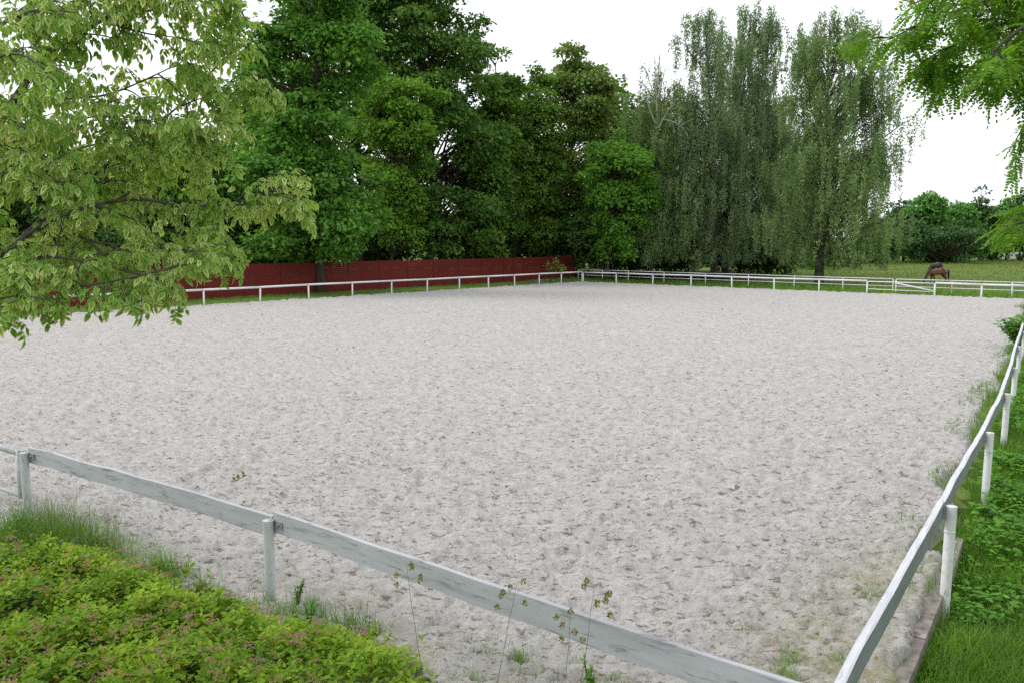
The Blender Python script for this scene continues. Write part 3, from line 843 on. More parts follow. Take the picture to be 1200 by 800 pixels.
# ------------------------------------------------------------------ horses
def horse_mat(name, coat, points, z0, z1):
    m, n, p, out = new_mat(name)
    tc = N(n, 'ShaderNodeTexCoord'); sx = N(n, 'ShaderNodeSeparateXYZ')
    n.links.new(tc.outputs['Object'], sx.inputs[0])
    mr = N(n, 'ShaderNodeMapRange'); mr.inputs[1].default_value = z0; mr.inputs[2].default_value = z1
    n.links.new(sx.outputs[2], mr.inputs[0])
    ns = noise(n, 3, 3, 0.5)
    c1 = ramp(n, ns, [(0.3, tuple(c * .75 for c in coat)), (0.7, tuple(c * 1.2 for c in coat))])
    n.links.new(mix(n, mr.outputs[0], points, c1), p.inputs['Base Color'])
    p.inputs['Roughness'].default_value = 0.45
    p.inputs['Specular IOR Level'].default_value = 0.4
    return m
M['bay'] = horse_mat('bay_coat', (0.150, 0.048, 0.020), (0.012, 0.009, 0.008), 0.45, 0.62)
M['black'] = horse_mat('black_coat', (0.022, 0.017, 0.016), (0.010, 0.009, 0.009), 0.45, 0.62)
M['hair'] = plain('horse_hair', (0.010, 0.008, 0.008), 0.5, 0.3, 20)

def horse(label, loc, rz, scale, coat, step):
    root = empty('horse', loc)
    root.rotation_euler = (0, 0, rz); root.scale = (scale,) * 3
    tag(root, label, 'horse', None)
    J, E = [], []
    def j(x, y, z, rx, ry=None): J.append(((x, y, z), (rx, ry or rx))); return len(J) - 1
    def chain(*ids):
        for a, b in zip(ids, ids[1:]): E.append((a, b))
    rump = j(.78, 0, 1.15, .22, .20); croup = j(.52, 0, 1.16, .31, .29); belly = j(.05, 0, 1.06, .33, .31); girth = j(-.38, 0, 1.06, .33, .28); chest = j(-.66, 0, 1.06, .27, .22)
    chain(rump, croup, belly, girth, chest)
    nk1 = j(-.86, 0, .92, .20, .13); nk2 = j(-1.05, 0, .68, .15, .10); poll = j(-1.2, 0, .47, .115, .09); ck = j(-1.27, 0, .33, .12, .085); ns_ = j(-1.33, 0, .19, .075, .06); mz = j(-1.36, 0, .09, .065, .055)
    chain(chest, nk1, nk2, poll, ck, ns_, mz)
    for s_, dx in ((-1, step), (1, -step)):
        el = j(-.52, s_ * .17, .80, .12); kn = j(-.52 + dx * .6, s_ * .16, .46, .062); ft = j(-.52 + dx, s_ * .16, .13, .046); hf = j(-.56 + dx, s_ * .16, .03, .058)
        chain(girth, el, kn, ft, hf)
        hp = j(.60, s_ * .17, .92, .20); sf = j(.46 - dx * .2, s_ * .19, .74, .14); hk = j(.74 - dx * .7, s_ * .16, .48, .065); f2 = j(.68 - dx, s_ * .16, .13, .046); h2 = j(.64 - dx, s_ * .16, .03, .058)
        chain(croup, hp, sf, hk, f2, h2)
    for s_ in (-1, 1):
        ea = j(-1.18, s_ * .07, .56, .028); eb = j(-1.19, s_ * .09, .64, .012); chain(poll, ea, eb)
    me = bpy.data.meshes.new('body')
    me.from_pydata([a for a, _ in J], E, [])
    me.materials.append(coat)
    ob = bpy.data.objects.new('body', me); C.objects.link(ob); ob.parent = root
    sk = ob.modifiers.new('skin', 'SKIN'); ob.modifiers.new('sub', 'SUBSURF').levels = 2
    ob.modifiers['sub'].render_levels = 2
    for v_, (_, r_) in zip(me.skin_vertices[0].data, J): v_.radius = r_
    me.skin_vertices[0].data[belly].use_root = True
    mb = MB()
    mb.tube([(.86, 0, 1.26), (.95, 0, 1.16), (.98, .01, .88), (.98, .02, .58), (.97, .02, .36)], [.045, .07, .085, .08, .02], 8)
    link('tail', mb.mesh('tail', M['hair'], True)).parent = root
    mb = MB()
    pts = [(-.62, .02, 1.30), (-.80, .03, 1.17), (-.98, .03, .98), (-1.10, .03, .76), (-1.20, .02, .60)]
    mb.tube(pts, [.03, .06, .065, .06, .03], 6)
    link('mane', mb.mesh('mane', M['hair'], True)).parent = root
    return root
p0 = at_z(1099, 332.6)
horse('chestnut brown horse with black tail grazing nearer the fence', (p0[0], p0[1], 0), R(4), 0.94, M['bay'], 0.10)
p1 = at_d(1098, 300, 93)
horse('black horse grazing farther back behind the brown horse', (p1[0], 93, float(gz(p1[0], 93))), R(22), 0.93, M['black'], 0.06)

# ------------------------------------------------------------------ pale buildings beyond the far trees
M['render'] = plain('pale_render', (0.62, 0.61, 0.60), 0.85, 0.08, 1)
M['roof_grey'] = plain('grey_roof', (0.28, 0.28, 0.31), 0.7, 0.15, 2)
M['pane'] = plain('window_pane', (0.05, 0.06, 0.07), 0.15, 0.2, 3, 0, 0.6)
def house(label, u0, u1, v_eave, v_ridge, d, nwin, depth=8.0):
    a = at_d(u0, v_eave, d); b = at_d(u1, v_eave, d); zr = at_d(u0, v_ridge, d)[2]
    x0, x1, ze = a[0], b[0], a[2]
    root = empty('house', ((x0 + x1) / 2, d, 0)); tag(root, label, 'house', 'pale houses far behind the trees')
    mb = MB(); mb.box(((x0 + x1) / 2, d + depth / 2, ze / 2), (x1 - x0) / 2, depth / 2, ze / 2)
    mb.build('wall', M['render'], root)
    mb = MB(); o = 0.4
    mb.V = [(x0 - o, d - o, ze - .05), (x1 + o, d - o, ze - .05), (x1 + o, d + depth + o, ze - .05), (x0 - o, d + depth + o, ze - .05), (x0 - o, d + depth / 2, zr), (x1 + o, d + depth / 2, zr)]
    mb.Fa = [(0, 1, 5, 4), (2, 3, 4, 5), (0, 4, 3), (1, 2, 5), (3, 2, 1, 0)]; mb.M = [0] * 5
    mb.build('roof', M['roof_grey'], root)
    for k in range(nwin):
        cx_ = x0 + (x1 - x0) * (k + .5) / nwin
        for zc in ([ze - 1.5] if ze < 4.5 else [ze - 1.5, ze - 4.3]):
            mb = MB(); mb.box((cx_, d - 0.02, zc), .55, .05, .7); w_ = mb.build('window', M['render'], root)
            mb = MB(); mb.box((cx_, d - 0.06, zc), .46, .03, .6); mb.build('pane', M['pane'], w_)
house('pale house with grey roof half hidden beside the big birch', 1012, 1048, 273, 263, 185, 3)
house('pale house with grey roof behind the grey green far tree', 1128, 1168, 262, 250, 190, 3)
house('long low white building at the right edge behind far trees', 1150, 1225, 293, 284, 175, 6, 6)

# ------------------------------------------------------------------ leaf and blade pieces for the foreground
def blade_base(k, seg=3, droop=0.5):
    V, Fc = [], []
    for i in range(seg + 1):
        t_ = i / seg
        w_ = 0.5 * (1 - t_ ** 1.6) if i < seg else 0.0
        y_ = droop * t_ * t_; z_ = t_ * (1 - 0.35 * droop * t_)
        if i < seg: V += [(-w_, y_, z_), (w_, y_, z_)]
        else: V += [(0, y_, z_)]
    for i in range(seg - 1): Fc.append((2 * i, 2 * i + 1, 2 * i + 3, 2 * i + 2))
    Fc.append((2 * seg - 2, 2 * seg - 1, 2 * seg))
    return Base(V, Fc)
BL = [blade_base(0, 2, 0.25), blade_base(1, 2, 0.55), blade_base(2, 3, 1.0)]
def grass_groups(P_, hgt, wid):
    n_ = len(P_); k = rng.integers(0, 3, n_); th = rng.uniform(0, 2 * math.pi, n_)
    out = []
    for b in range(3):
        s_ = k == b; c_, d_ = np.cos(th[s_]), np.sin(th[s_]); z0 = np.zeros(s_.sum())
        h_ = hgt[s_]; w_ = wid[s_]
        lx = rng.normal(size=s_.sum()) * 0.18; ly = rng.normal(size=s_.sum()) * 0.18
        Mx = np.stack([np.stack([c_ * w_, d_ * w_, z0], 1), np.stack([-d_ * h_, c_ * h_, z0], 1), np.stack([lx * h_, ly * h_, h_], 1)], 2)
        out.append((BL[b], Mx, P_[s_]))
    return out
M['grass'] = leaf_mat('grass_blade', (0.048, 0.130, 0.010), (0.190, 0.370, 0.042), 0.35, patch=1.6)
M['grass_pale'] = leaf_mat('pale_grass_blade', (0.090, 0.140, 0.040), (0.200, 0.230, 0.090), 0.35, patch=1.2)
M['meadow_grass'] = leaf_mat('meadow_grass_blade', (0.098, 0.173, 0.033), (0.240, 0.306, 0.083), 0.3, patch=0.12, odd=(0.24, 0.19, 0.09), oddshare=0.12)
M['weed'] = leaf_mat('weed_leaf', (0.067, 0.192, 0.020), (0.164, 0.374, 0.046), 0.35, patch=1.0)

def ground_pts(n, xr, yr, ok):
    x = rng.uniform(*xr, n); y = rng.uniform(*yr, n); k = ok(x, y)
    return x[k], y[k]
def right_d(x, y): return -np.where(y < 25, sdist(RIGHT[0], RIGHT[6], x, y), sdist(RIGHT[6], FR, x, y))    # > 0 outside the right fence

# lush grass outside the right fence
x, y = ground_pts(380000, (2.4, 16), (4.4, 26), lambda x, y: (right_d(x, y) > 0.07) & (x < 0.66 * y + 1.2) & (rng.random(len(x)) < np.clip(14.0 / y ** 1.15 - 0.12, 0.05, 1)))
dens = vnoise(x * 1.6, y * 1.6, 41)
P_ = np.stack([x, y, gz(x, y) - 0.01], 1)
h_ = (0.10 + 0.24 * dens) * rng.uniform(0.6, 1.25, len(x)) * (1 + 0.02 * y); w_ = rng.uniform(.004, .009, len(x)) * (1 + y * 0.045)
o = link('grass', scatter('grass', grass_groups(P_, h_, w_), M['grass']))
tag(o, 'lush green grass outside the slab rail fence', 'grass', kind='stuff')
x, y = ground_pts(60000, (1.8, 9.5), (4.2, 14.5), lambda x, y: (right_d(x, y) > 0.085) & (right_d(x, y) < 0.30) & (vnoise(x * 1.9, y * 1.9, 43) > 0.34))
P_ = np.stack([x, y, gz(x, y) - 0.02], 1)
o = link('grass', scatter('grass', grass_groups(P_, rng.uniform(.16, .46, len(x)) * (.5 + vnoise(x * 2, y * 2, 49)), rng.uniform(.004, .010, len(x))), M['grass']))
tag(o, 'taller grass leaning against the concrete kerb', 'grass', kind='stuff')
# grass along the inside of the right fence further back, and along the far edge
x, y = ground_pts(220000, (3, 33), (8.2, 53), lambda x, y: (right_d(x, y) > -0.50 * vnoise(x * .8, y * .8, 44) - 0.06 - 0.3 * (vnoise(x * .45, y * .45, 46) > .62)) & (right_d(x, y) < 0.2) & (vnoise(x * 0.9, y * 0.9, 45) > 0.50 - 0.012 * y))
P_ = np.stack([x, y, np.full(len(x), 0.0)], 1)
o = link('grass', scatter('grass', grass_groups(P_, rng.uniform(.08, .32, len(x)) * (.5 + vnoise(x * 1.5, y * 1.5, 47)), rng.uniform(.008, .015, len(x)) * (0.6 + y * .02)), M['grass']))
tag(o, 'uneven grass fringe on the sand side of the slab rail fence', 'grass', kind='stuff')
x, y = ground_pts(60000, (4, 60), (46, 82), lambda x, y: (sdist(FC, FR, x, y) > 0.0) & (sdist(FC, FR, x, y) < 7.5) & (x < y * .66))
P_ = np.stack([x, y, gz(x, y)], 1)
o = link('grass', scatter('grass', grass_groups(P_, rng.uniform(.10, .34, len(x)) * (0.6 + 0.8 * vnoise(x * .5, y * .5, 3)), rng.uniform(.03, .05, len(x))), M['grass']))
tag(o, 'rough green grass strip between the far rail and paddock fence', 'grass', kind='stuff')
x, y = ground_pts(56000, (10, 130), (58, 165), lambda x, y: (sdist(BA, BB, x, y) < 999) & (sdist(FC, FR, x, y) > 7) & (x > y * .26) & (x < y * .68))
P_ = np.stack([x, y, gz(x, y)], 1)
o = link('meadow_grass', scatter('meadow_grass', grass_groups(P_, rng.uniform(.15, .42, len(x)), rng.uniform(.04, .07, len(x)) * (y / 75)), M['meadow_grass']))
tag(o, 'long yellowish meadow grass around the horses', 'grass', kind='stuff')
x, y = ground_pts(60000, (-40, 8), (25, 82), lambda x, y: (sdist(FC, LEFT0, x, y) < 0.15) & (sdist(RED_A, RED_B, x, y) < -0.05) & (vnoise(x * 1.1, y * 1.1, 51) + 0.25 * (sdist(RED_A, RED_B, x, y) > -1.2) > 0.56))
P_ = np.stack([x, y, gz(x, y)], 1)
o = link('grass', scatter('grass', grass_groups(P_, rng.uniform(.06, .22, len(x)), rng.uniform(.02, .035, len(x))), M['grass']))
tag(o, 'patchy grass on the gravel verge below the red fence', 'grass', kind='stuff')

# grass along the near fence (left tuft bed, thin tufts further right)
def near_d(x, y): return sdist(LC, NR, x, y)          # > 0 on the sand side
def tuft(label, pts, n, hr, wr, mat, spread):
    c_ = np.array(pts)
    i_ = rng.integers(0, len(c_), n)
    xy = c_[i_, :2] + rng.normal(size=(n, 2)) * spread
    P_ = np.stack([xy[:, 0], xy[:, 1], np.where(near_d(xy[:, 0], xy[:, 1]) > -1.2, 0.02, gz(xy[:, 0], xy[:, 1]))], 1)
    o = link('grass', scatter('grass', grass_groups(P_, rng.uniform(*hr, n), rng.uniform(*wr, n)), mat))
    return tag(o, label, 'grass', kind='stuff')
g1 = [at_z(u, v, 0.05) for u, v in ((5, 628), (20, 618), (45, 622), (60, 630), (80, 632), (100, 640), (120, 645), (-15, 640), (-30, 650), (30, 640), (60, 648), (-50, 660), (-70, 640))]
tuft('tall seeding grass around the first post of the board fence', g1, 2100, (.15, .60), (.004, .010), M['grass'], 0.13)
tuft('pale seeding grass stems leaning over the sand by the gate', g1[2:7], 620, (.30, .85), (.0025, .005), M['grass_pale'], 0.20)
g2 = [at_z(u, v, 0.03) for u, v in ((182, 665), (198, 670), (206, 678), (240, 694), (150, 655))]
tuft('thin tall grass fringe beside the flowering shrubs', g2, 520, (.12, .48), (.004, .008), M['grass'], 0.085)
g3 = [at_z(u, v, 0.03) for u, v in ((330, 720), (345, 725), (365, 722), (300, 715), (385, 735), (410, 735), (430, 742))]
tuft('dark grass and weeds at the foot of the middle post', g3, 520, (.08, .36), (.004, .009), M['grass'], 0.09)
g4 = [at_z(u, v, 0.03) for u, v in ((600, 775), (607, 772), (640, 795), (560, 800), (690, 805), (530, 790), (870, 745), (880, 742), (1015, 700), (1022, 695), (930, 772), (925, 790), (985, 775), (720, 800))]
tuft('scattered small grass tufts on the mossy sand near the corner', g4, 900, (.05, .16), (.003, .007), M['grass'], 0.055)

g5 = [at_z(u, v, 0.03) for u, v in rng.uniform((880, 640), (1010, 800), (26, 2))]
tuft('sparse short grass sprouting in the mossy sand corner', g5, 700, (.02, .09), (.003, .006), M['grass_pale'], 0.07)
g6 = [at_z(u, v, 0.03) for u, v in rng.uniform((500, 745), (720, 815), (30, 2))]
tuft('sparse short grass sprouting below the board by the stalks', g6, 800, (.02, .11), (.003, .006), M['grass'], 0.06)
x, y = ground_pts(9000, (3.2, 12), (5, 18), lambda x, y: (right_d(x, y) > 0.12) & (x < .66 * y + 1) & (vnoise(x * 1.1, y * 1.1, 66) > 0.45))
P_ = np.stack([x, y, gz(x, y)], 1)
o = link('grass', scatter('grass', grass_groups(P_, rng.uniform(.26, .52, len(x)), rng.uniform(.0025, .006, len(x))), M['grass_pale']))
tag(o, 'taller pale grass stems standing in the lush right hand grass', 'grass', kind='stuff')
# broad leaved weeds on the right
LEAF6 = Base([(0, 0, 0), (-.24, .3, .05), (-.26, .58, .06), (0, 1, -.05), (.26, .58, .06), (.24, .3, .05), (0, .5, 0)], [(0, 6, 2, 1), (6, 3, 2), (0, 5, 4, 6), (6, 4, 3)])
def mound_leaves(x, y, zt, n_per, size):
    n_ = len(x) * n_per
    c_ = np.repeat(np.stack([x, y, zt], 1), n_per, 0)
    th = rng.uniform(0, 2 * math.pi, n_)
    dr = np.stack([np.cos(th), np.sin(th), rng.uniform(-.35, .35, n_)], 1)
    P_ = c_ + dr * 0.015 + np.array([0, 0, 1]) * rng.uniform(-.05, .03, n_)[:, None]
    nrm = np.array([0, 0, 1.0]) + rng.normal(size=(n_, 3)) * 0.3
    return LEAF6, frames(dr, nrm, size * rng.uniform(.6, 1.25, n_)), P_
x, y = ground_pts(30000, (4.2, 18), (7.2, 30), lambda x, y: (right_d(x, y) > 0.18) & (x < .66 * y + 1) & (vnoise(x * .55, y * .55, 61) + 0.40 * sstep(8.6, 10.5, y) > 0.56) & (rng.random(len(x)) < np.clip(13 / y, .2, 1)))
zt = gz(x, y) + 0.08 + 0.30 * vnoise(x * 1.3, y * 1.3, 62) * sstep(7.5, 10, y)
o = link('ground_cover', scatter('ground_cover', [mound_leaves(x, y, zt, 7, 0.07 * (1 + 0.02 * 10))], M['weed']))
tag(o, 'dense leafy weeds covering the ground beside the slab rail fence', 'weeds', kind='stuff')
x, y = ground_pts(420, (4.6, 8.5), (5.6, 8.6), lambda x, y: (right_d(x, y) > 0.35) & (vnoise(x * 1.4, y * 1.4, 67) > 0.5))
o = link('ground_cover', scatter('ground_cover', [mound_leaves(x, y, gz(x, y) + rng.uniform(.08, .24, len(x)), 5, 0.13)], M['weed']))
tag(o, 'larger leaved weeds in the grass at the lower right corner', 'weeds', kind='stuff')
# a bush poking through the right fence
def leafy_plant(name, label, base, h, r, n, size, mat):
    root = empty(name, base); tag(root, label, 'plant')
    mb = MB(); Pl, Al = [], []
    for k in range(n):
        th = rng.uniform(0, 2 * math.pi); e_ = np.array(base) + [r * math.cos(th) * rng.random(), r * math.sin(th) * rng.random(), h * rng.uniform(.6, 1)]
        pts = bent(np.array(base), e_, 5, 0.08 * h); mb.tube(pts, [.008, .007, .006, .004, .002], 4, False)
        m_ = 14
        t_ = rng.uniform(.25, 1, m_) * 3.99; i_ = t_.astype(int)
        q = pts[i_] + (pts[i_ + 1] - pts[i_]) * (t_ - i_)[:, None]
        Pl.append(q); th2 = rng.uniform(0, 2 * math.pi, m_); Al.append(np.stack([np.cos(th2), np.sin(th2), rng.uniform(-.3, .5, m_)], 1))
    tag(mb.build('stem', M['elder_bark'], root, True), kind='stuff')
    Pl = np.concatenate(Pl); Al = np.concatenate(Al)
    tag(link('foliage', scatter('foliage', [(LEAF6, frames(Al, np.array([0, 0, 1.]) + rng.normal(size=Al.shape) * .35, size * rng.uniform(.6, 1.3, len(Pl))), Pl)], mat), root), kind='stuff')
    return root
b_ = at_z(1189, 411, 0.0)
leafy_plant('leafy_bush', 'leafy green bush poking through the slab rail fence', (b_[0] + .35, b_[1] + 0.4, 0), 1.15, 0.9, 80, 0.15, M['weed'])
for (u, v, lb) in ((349, 712, 'small upright weed beside the middle post'), (362, 735, 'small leafy weed on the sand edge near middle post'), (690, 812, 'small weed seedling below the board by tall stalks')):
    b_ = at_z(u, v, 0.02)
    leafy_plant('weed_plant', lb, b_, 0.30, 0.16, 5, 0.04, M['weed'])

# ------------------------------------------------------------------ flowering shrub bed, front left
M['spirea'] = leaf_mat('spirea_leaf', (0.085, 0.215, 0.012), (0.340, 0.480, 0.042), 0.36, patch=2.2, odd=(0.38, 0.30, 0.045), oddshare=0.04)
M['flower_brown'] = plain('faded_flower', (0.27, 0.165, 0.095), 0.9, 0.35, 60)
M['flower_pink'] = plain('pink_flower', (0.42, 0.11, 0.30), 0.8, 0.3, 60)
M['stem'] = plain('shrub_stem', (0.10, 0.06, 0.035), 0.8, 0.3, 30)
bed_px = np.array([(-120, 640), (40, 636), (140, 640), (195, 662), (265, 692), (325, 712), (405, 726), (478, 752), (520, 800), (520, 860), (300, 1000), (-400, 1000), (-400, 700)])
bed = np.array([at_z(u, v, 0.16)[:2] for u, v in bed_px])
def in_poly(x, y, P):
    k = np.zeros(len(x), bool); j = len(P) - 1
    for i in range(len(P)):
        c_ = ((P[i, 1] > y) != (P[j, 1] > y)) & (x < (P[j, 0] - P[i, 0]) * (y - P[i, 1]) / (P[j, 1] - P[i, 1] + 1e-12) + P[i, 0])
        k ^= c_; j = i
    return k
def edge_d(x, y, P):
    d_ = np.full(len(x), 1e9)
    for i in range(len(P)):
        a, b = P[i - 1], P[i]; ab = b - a
        t_ = np.clip(((x - a[0]) * ab[0] + (y - a[1]) * ab[1]) / (ab @ ab), 0, 1)
        d_ = np.minimum(d_, np.hypot(x - a[0] - t_ * ab[0], y - a[1] - t_ * ab[1]))
    return d_
def bed_top(x, y):
    return gz(x, y) + 0.10 + 0.34 * sstep(0, 0.7, edge_d(x, y, bed)) + 0.18 * (vnoise(x * 1.5, y * 1.5, 71) - .45) + 0.24 * (vnoise(x * 4.2, y * 4.2, 72) - .5)
sb = empty('spirea_shrub', (-2.5, 6.0, float(gz(-2.5, 6.0))))
tag(sb, 'spreading yellow green spirea with faded pinkish flower heads before the fence', 'shrub')
x = rng.uniform(-8, 0.4, 26000); y = rng.uniform(3.2, 10.5, 26000)
k = in_poly(x, y, bed) & (x > -.66 * y - .4); x, y = x[k][:3900], y[k][:3900]
x = x + rng.normal(size=len(x)) * .10; y = y + rng.normal(size=len(x)) * .10
zt = bed_top(x, y)
# stems
s_i = rng.choice(len(x), 260, replace=False)
mb = MB()
for i_ in s_i:
    b_ = np.array([x[i_] + rng.normal() * .1, y[i_] + rng.normal() * .1, gz(x[i_], y[i_])]); mb.tube(bent(b_, (x[i_], y[i_], zt[i_]), 4, 0), [.005, .004, .003, .002], 4, False)
tag(mb.build('stem', M['stem'], sb), kind='stuff')
# leaves: whorls up each shoot
npl = 7
n_ = len(x) * npl
tl = np.tile(np.arange(npl), len(x)); ci = np.repeat(np.arange(len(x)), npl)
lean = rng.normal(size=(len(x), 2)) * 0.25
th = tl * 2.4 + np.repeat(rng.uniform(0, 6.28, len(x)), npl)
zz = -0.022 * tl * rng.uniform(.7, 1.5, n_)
P_ = np.stack([x[ci] + lean[ci, 0] * (zz + .1), y[ci] + lean[ci, 1] * (zz + .1), zt[ci] + zz], 1)
dr = np.stack([np.cos(th), np.sin(th), 0.55 - 0.11 * tl + rng.normal(size=n_) * .25], 1)
nr = np.array([0, 0, 1.0]) + rng.normal(size=(n_, 3)) * 0.35
sz = np.where(tl < 2, 0.65, 1.0) * rng.uniform(.048, .098, n_)
Fr = frames(dr, nr, sz)
dist = np.linalg.norm(P_ - np.array([0, 0, H]), axis=1)
uu = CX + F * P_[:, 0] / (P_[:, 1] * math.cos(PITCH) + (H - P_[:, 2]) * math.sin(PITCH))
score = sz / dist * (tl < 4) * ((uu > 8) & (uu < 520)) * rng.uniform(.75, 1, n_)
top = np.argsort(-score)[:300]
rest = np.ones(n_, bool); rest[top] = False
tag(link('foliage', scatter('foliage', [(LEAF6, Fr[rest], P_[rest])], M['spirea']), sb), kind='stuff')
lm = LEAF6.mesh('leaf', M['spirea'])
def place(name, me, Mx, P1, parent):
    ob = bpy.data.objects.new(name, me); C.objects.link(ob)
    m4 = np.eye(4); m4[:3, :3] = Mx; m4[:3, 3] = P1
    ob.parent = parent; ob.matrix_parent_inverse = Matrix.Translation(-Vector(parent.location))
    ob.matrix_basis = Matrix(m4.tolist())
    return ob
for i_ in top: place('leaf', lm, Fr[i_], P_[i_], sb)
# flower heads: flat clusters of tiny buds
def head_base(seed, n=26):
    r_ = np.random.default_rng(seed); V, Fc = [], []
    for k in range(n):
        a_ = r_.uniform(0, 6.28); q = math.sqrt(r_.random())
        c_ = np.array([q * math.cos(a_), q * math.sin(a_), 0.16 * (1 - q * q) + r_.normal() * .05]); s_ = r_.uniform(.12, .2)
        o_ = len(V)
        V += [tuple(c_ + np.array(v) * s_) for v in ((1, 0, 0), (0, 1, 0), (-1, 0, 0), (0, -1, 0), (0, 0, .8))]
        Fc += [(o_, o_ + 1, o_ + 4), (o_ + 1, o_ + 2, o_ + 4), (o_ + 2, o_ + 3, o_ + 4), (o_ + 3, o_, o_ + 4)]
    return Base(V, Fc)
heads = [head_base(k) for k in range(4)]
hm = [[b.mesh('flower_head', m_) for b in heads] for m_ in (M['flower_brown'], M['flower_pink'])]
hi = rng.choice(len(x), 600, replace=False)
hi = hi[vnoise(x[hi] * 1.7, y[hi] * 1.7, 77) > 0.38]
hP = np.stack([x[hi] + lean[hi, 0] * .1, y[hi] + lean[hi, 1] * .1, zt[hi] + rng.uniform(.03, .09, len(hi))], 1)
hs = rng.uniform(.024, .052, len(hi))
hF = frames(rng.normal(size=(len(hi), 3)) * [1, 1, .15], np.array([0, 0, 1.]) + rng.normal(size=(len(hi), 3)) * .18, hs)
hu = CX + F * hP[:, 0] / (hP[:, 1] * math.cos(PITCH) + (H - hP[:, 2]) * math.sin(PITCH))
hsc = np.argsort(-(hs / np.linalg.norm(hP - [0, 0, H], axis=1) * ((hu > 5) & (hu < 520))))
pink = rng.random(len(hi)) < 0.05
for k in hsc[:300]: place('flower_head', hm[int(pink[k])][k % 4], hF[k], hP[k], sb)
rest = hsc[300:]
if len(rest): tag(link('flower_cluster', scatter('flower_cluster', [(heads[0], hF[rest], hP[rest])], M['flower_brown']), sb), kind='stuff')
# soil under the bed
sheet('bed_soil', lambda a, b: in_poly(a, b, bed), np.arange(-9, 1, .2), np.arange(1.5, 11, .2), lambda a, b: gz(a, b) + 0.015, M['soil'])

# ------------------------------------------------------------------ variegated tree, near left
M['elder'] = leaf_mat('variegated_leaf_green', (0.070, 0.210, 0.016), (0.260, 0.470, 0.058), 0.42, (1.2, 1.2, .55), patch=1.8)
M['elder_rim'] = leaf_mat('variegated_leaf_cream', (0.120, 0.280, 0.022), (0.740, 0.720, 0.360), 0.42, (1.15, 1.1, .7), patch=2.6)
def leaflet(o, axis, nrm, L_, W_):
    """one pointed leaflet with a pale rim: returns verts, faces, mats"""
    a = unit(np.array(axis, float)); s = unit(np.cross(a, nrm)); n_ = np.cross(s, a); o = np.array(o, float)
    pr = lambda q, r, h: tuple(o + a * q * L_ + s * r * W_ + n_ * h * L_)
    V = [pr(0, 0, 0), pr(1, 0, -.12), pr(.78, 0, -.03),                 # base tip inner tip
         pr(.4, -.33, .05), pr(.4, .33, .05),                            # inner sides
         pr(.34, -.5, .05), pr(.34, .5, .05), pr(.68, -.36, .0), pr(.68, .36, .0)]
    Fc = [(0, 2, 3), (0, 4, 2), (0, 3, 5), (3, 7, 5), (3, 2, 7), (2, 1, 7), (0, 6, 4), (4, 6, 8), (4, 8, 2), (2, 8, 1)]
    mi = [0, 0] + [1] * 8
    return V, Fc, mi
def elder_leaf(seed):
    r_ = np.random.default_rng(seed); V, Fc, mi = [], [], []
    def add(o, ax, nr, l, w_):
        v, f, m_ = leaflet(o, ax, nr, l, w_); k = len(V); V.extend(v); Fc.extend([tuple(i + k for i in q) for q in f]); mi.extend(m_)
    dz = -0.75
    up = (0, .3, 1)
    add((0, .95, -.22), (r_.normal() * .15, .65, dz - .4 * r_.random()), up, .66, .31)
    pairs = ((.55, .9), (.8, .8)) if seed % 3 else ((.6, .95),)
    for q, l in pairs:
        for s_ in (-1, 1):
            add((0, q, -.12 * q), (s_ * (.7 + .2 * r_.random()), .35, dz - .5 * r_.random()), (s_ * .35 + r_.normal() * .2, .2, 1), .60 * l, .28 * l)
    # petiole
    k = len(V); V += [(-.012, 0, 0), (.012, 0, 0), (.010, .95, -.2), (-.010, .95, -.2)]; Fc.append((k, k + 1, k + 2, k + 3)); mi.append(0)
    return Base(V, Fc, mi)
EL = [elder_leaf(k) for k in range(6)]

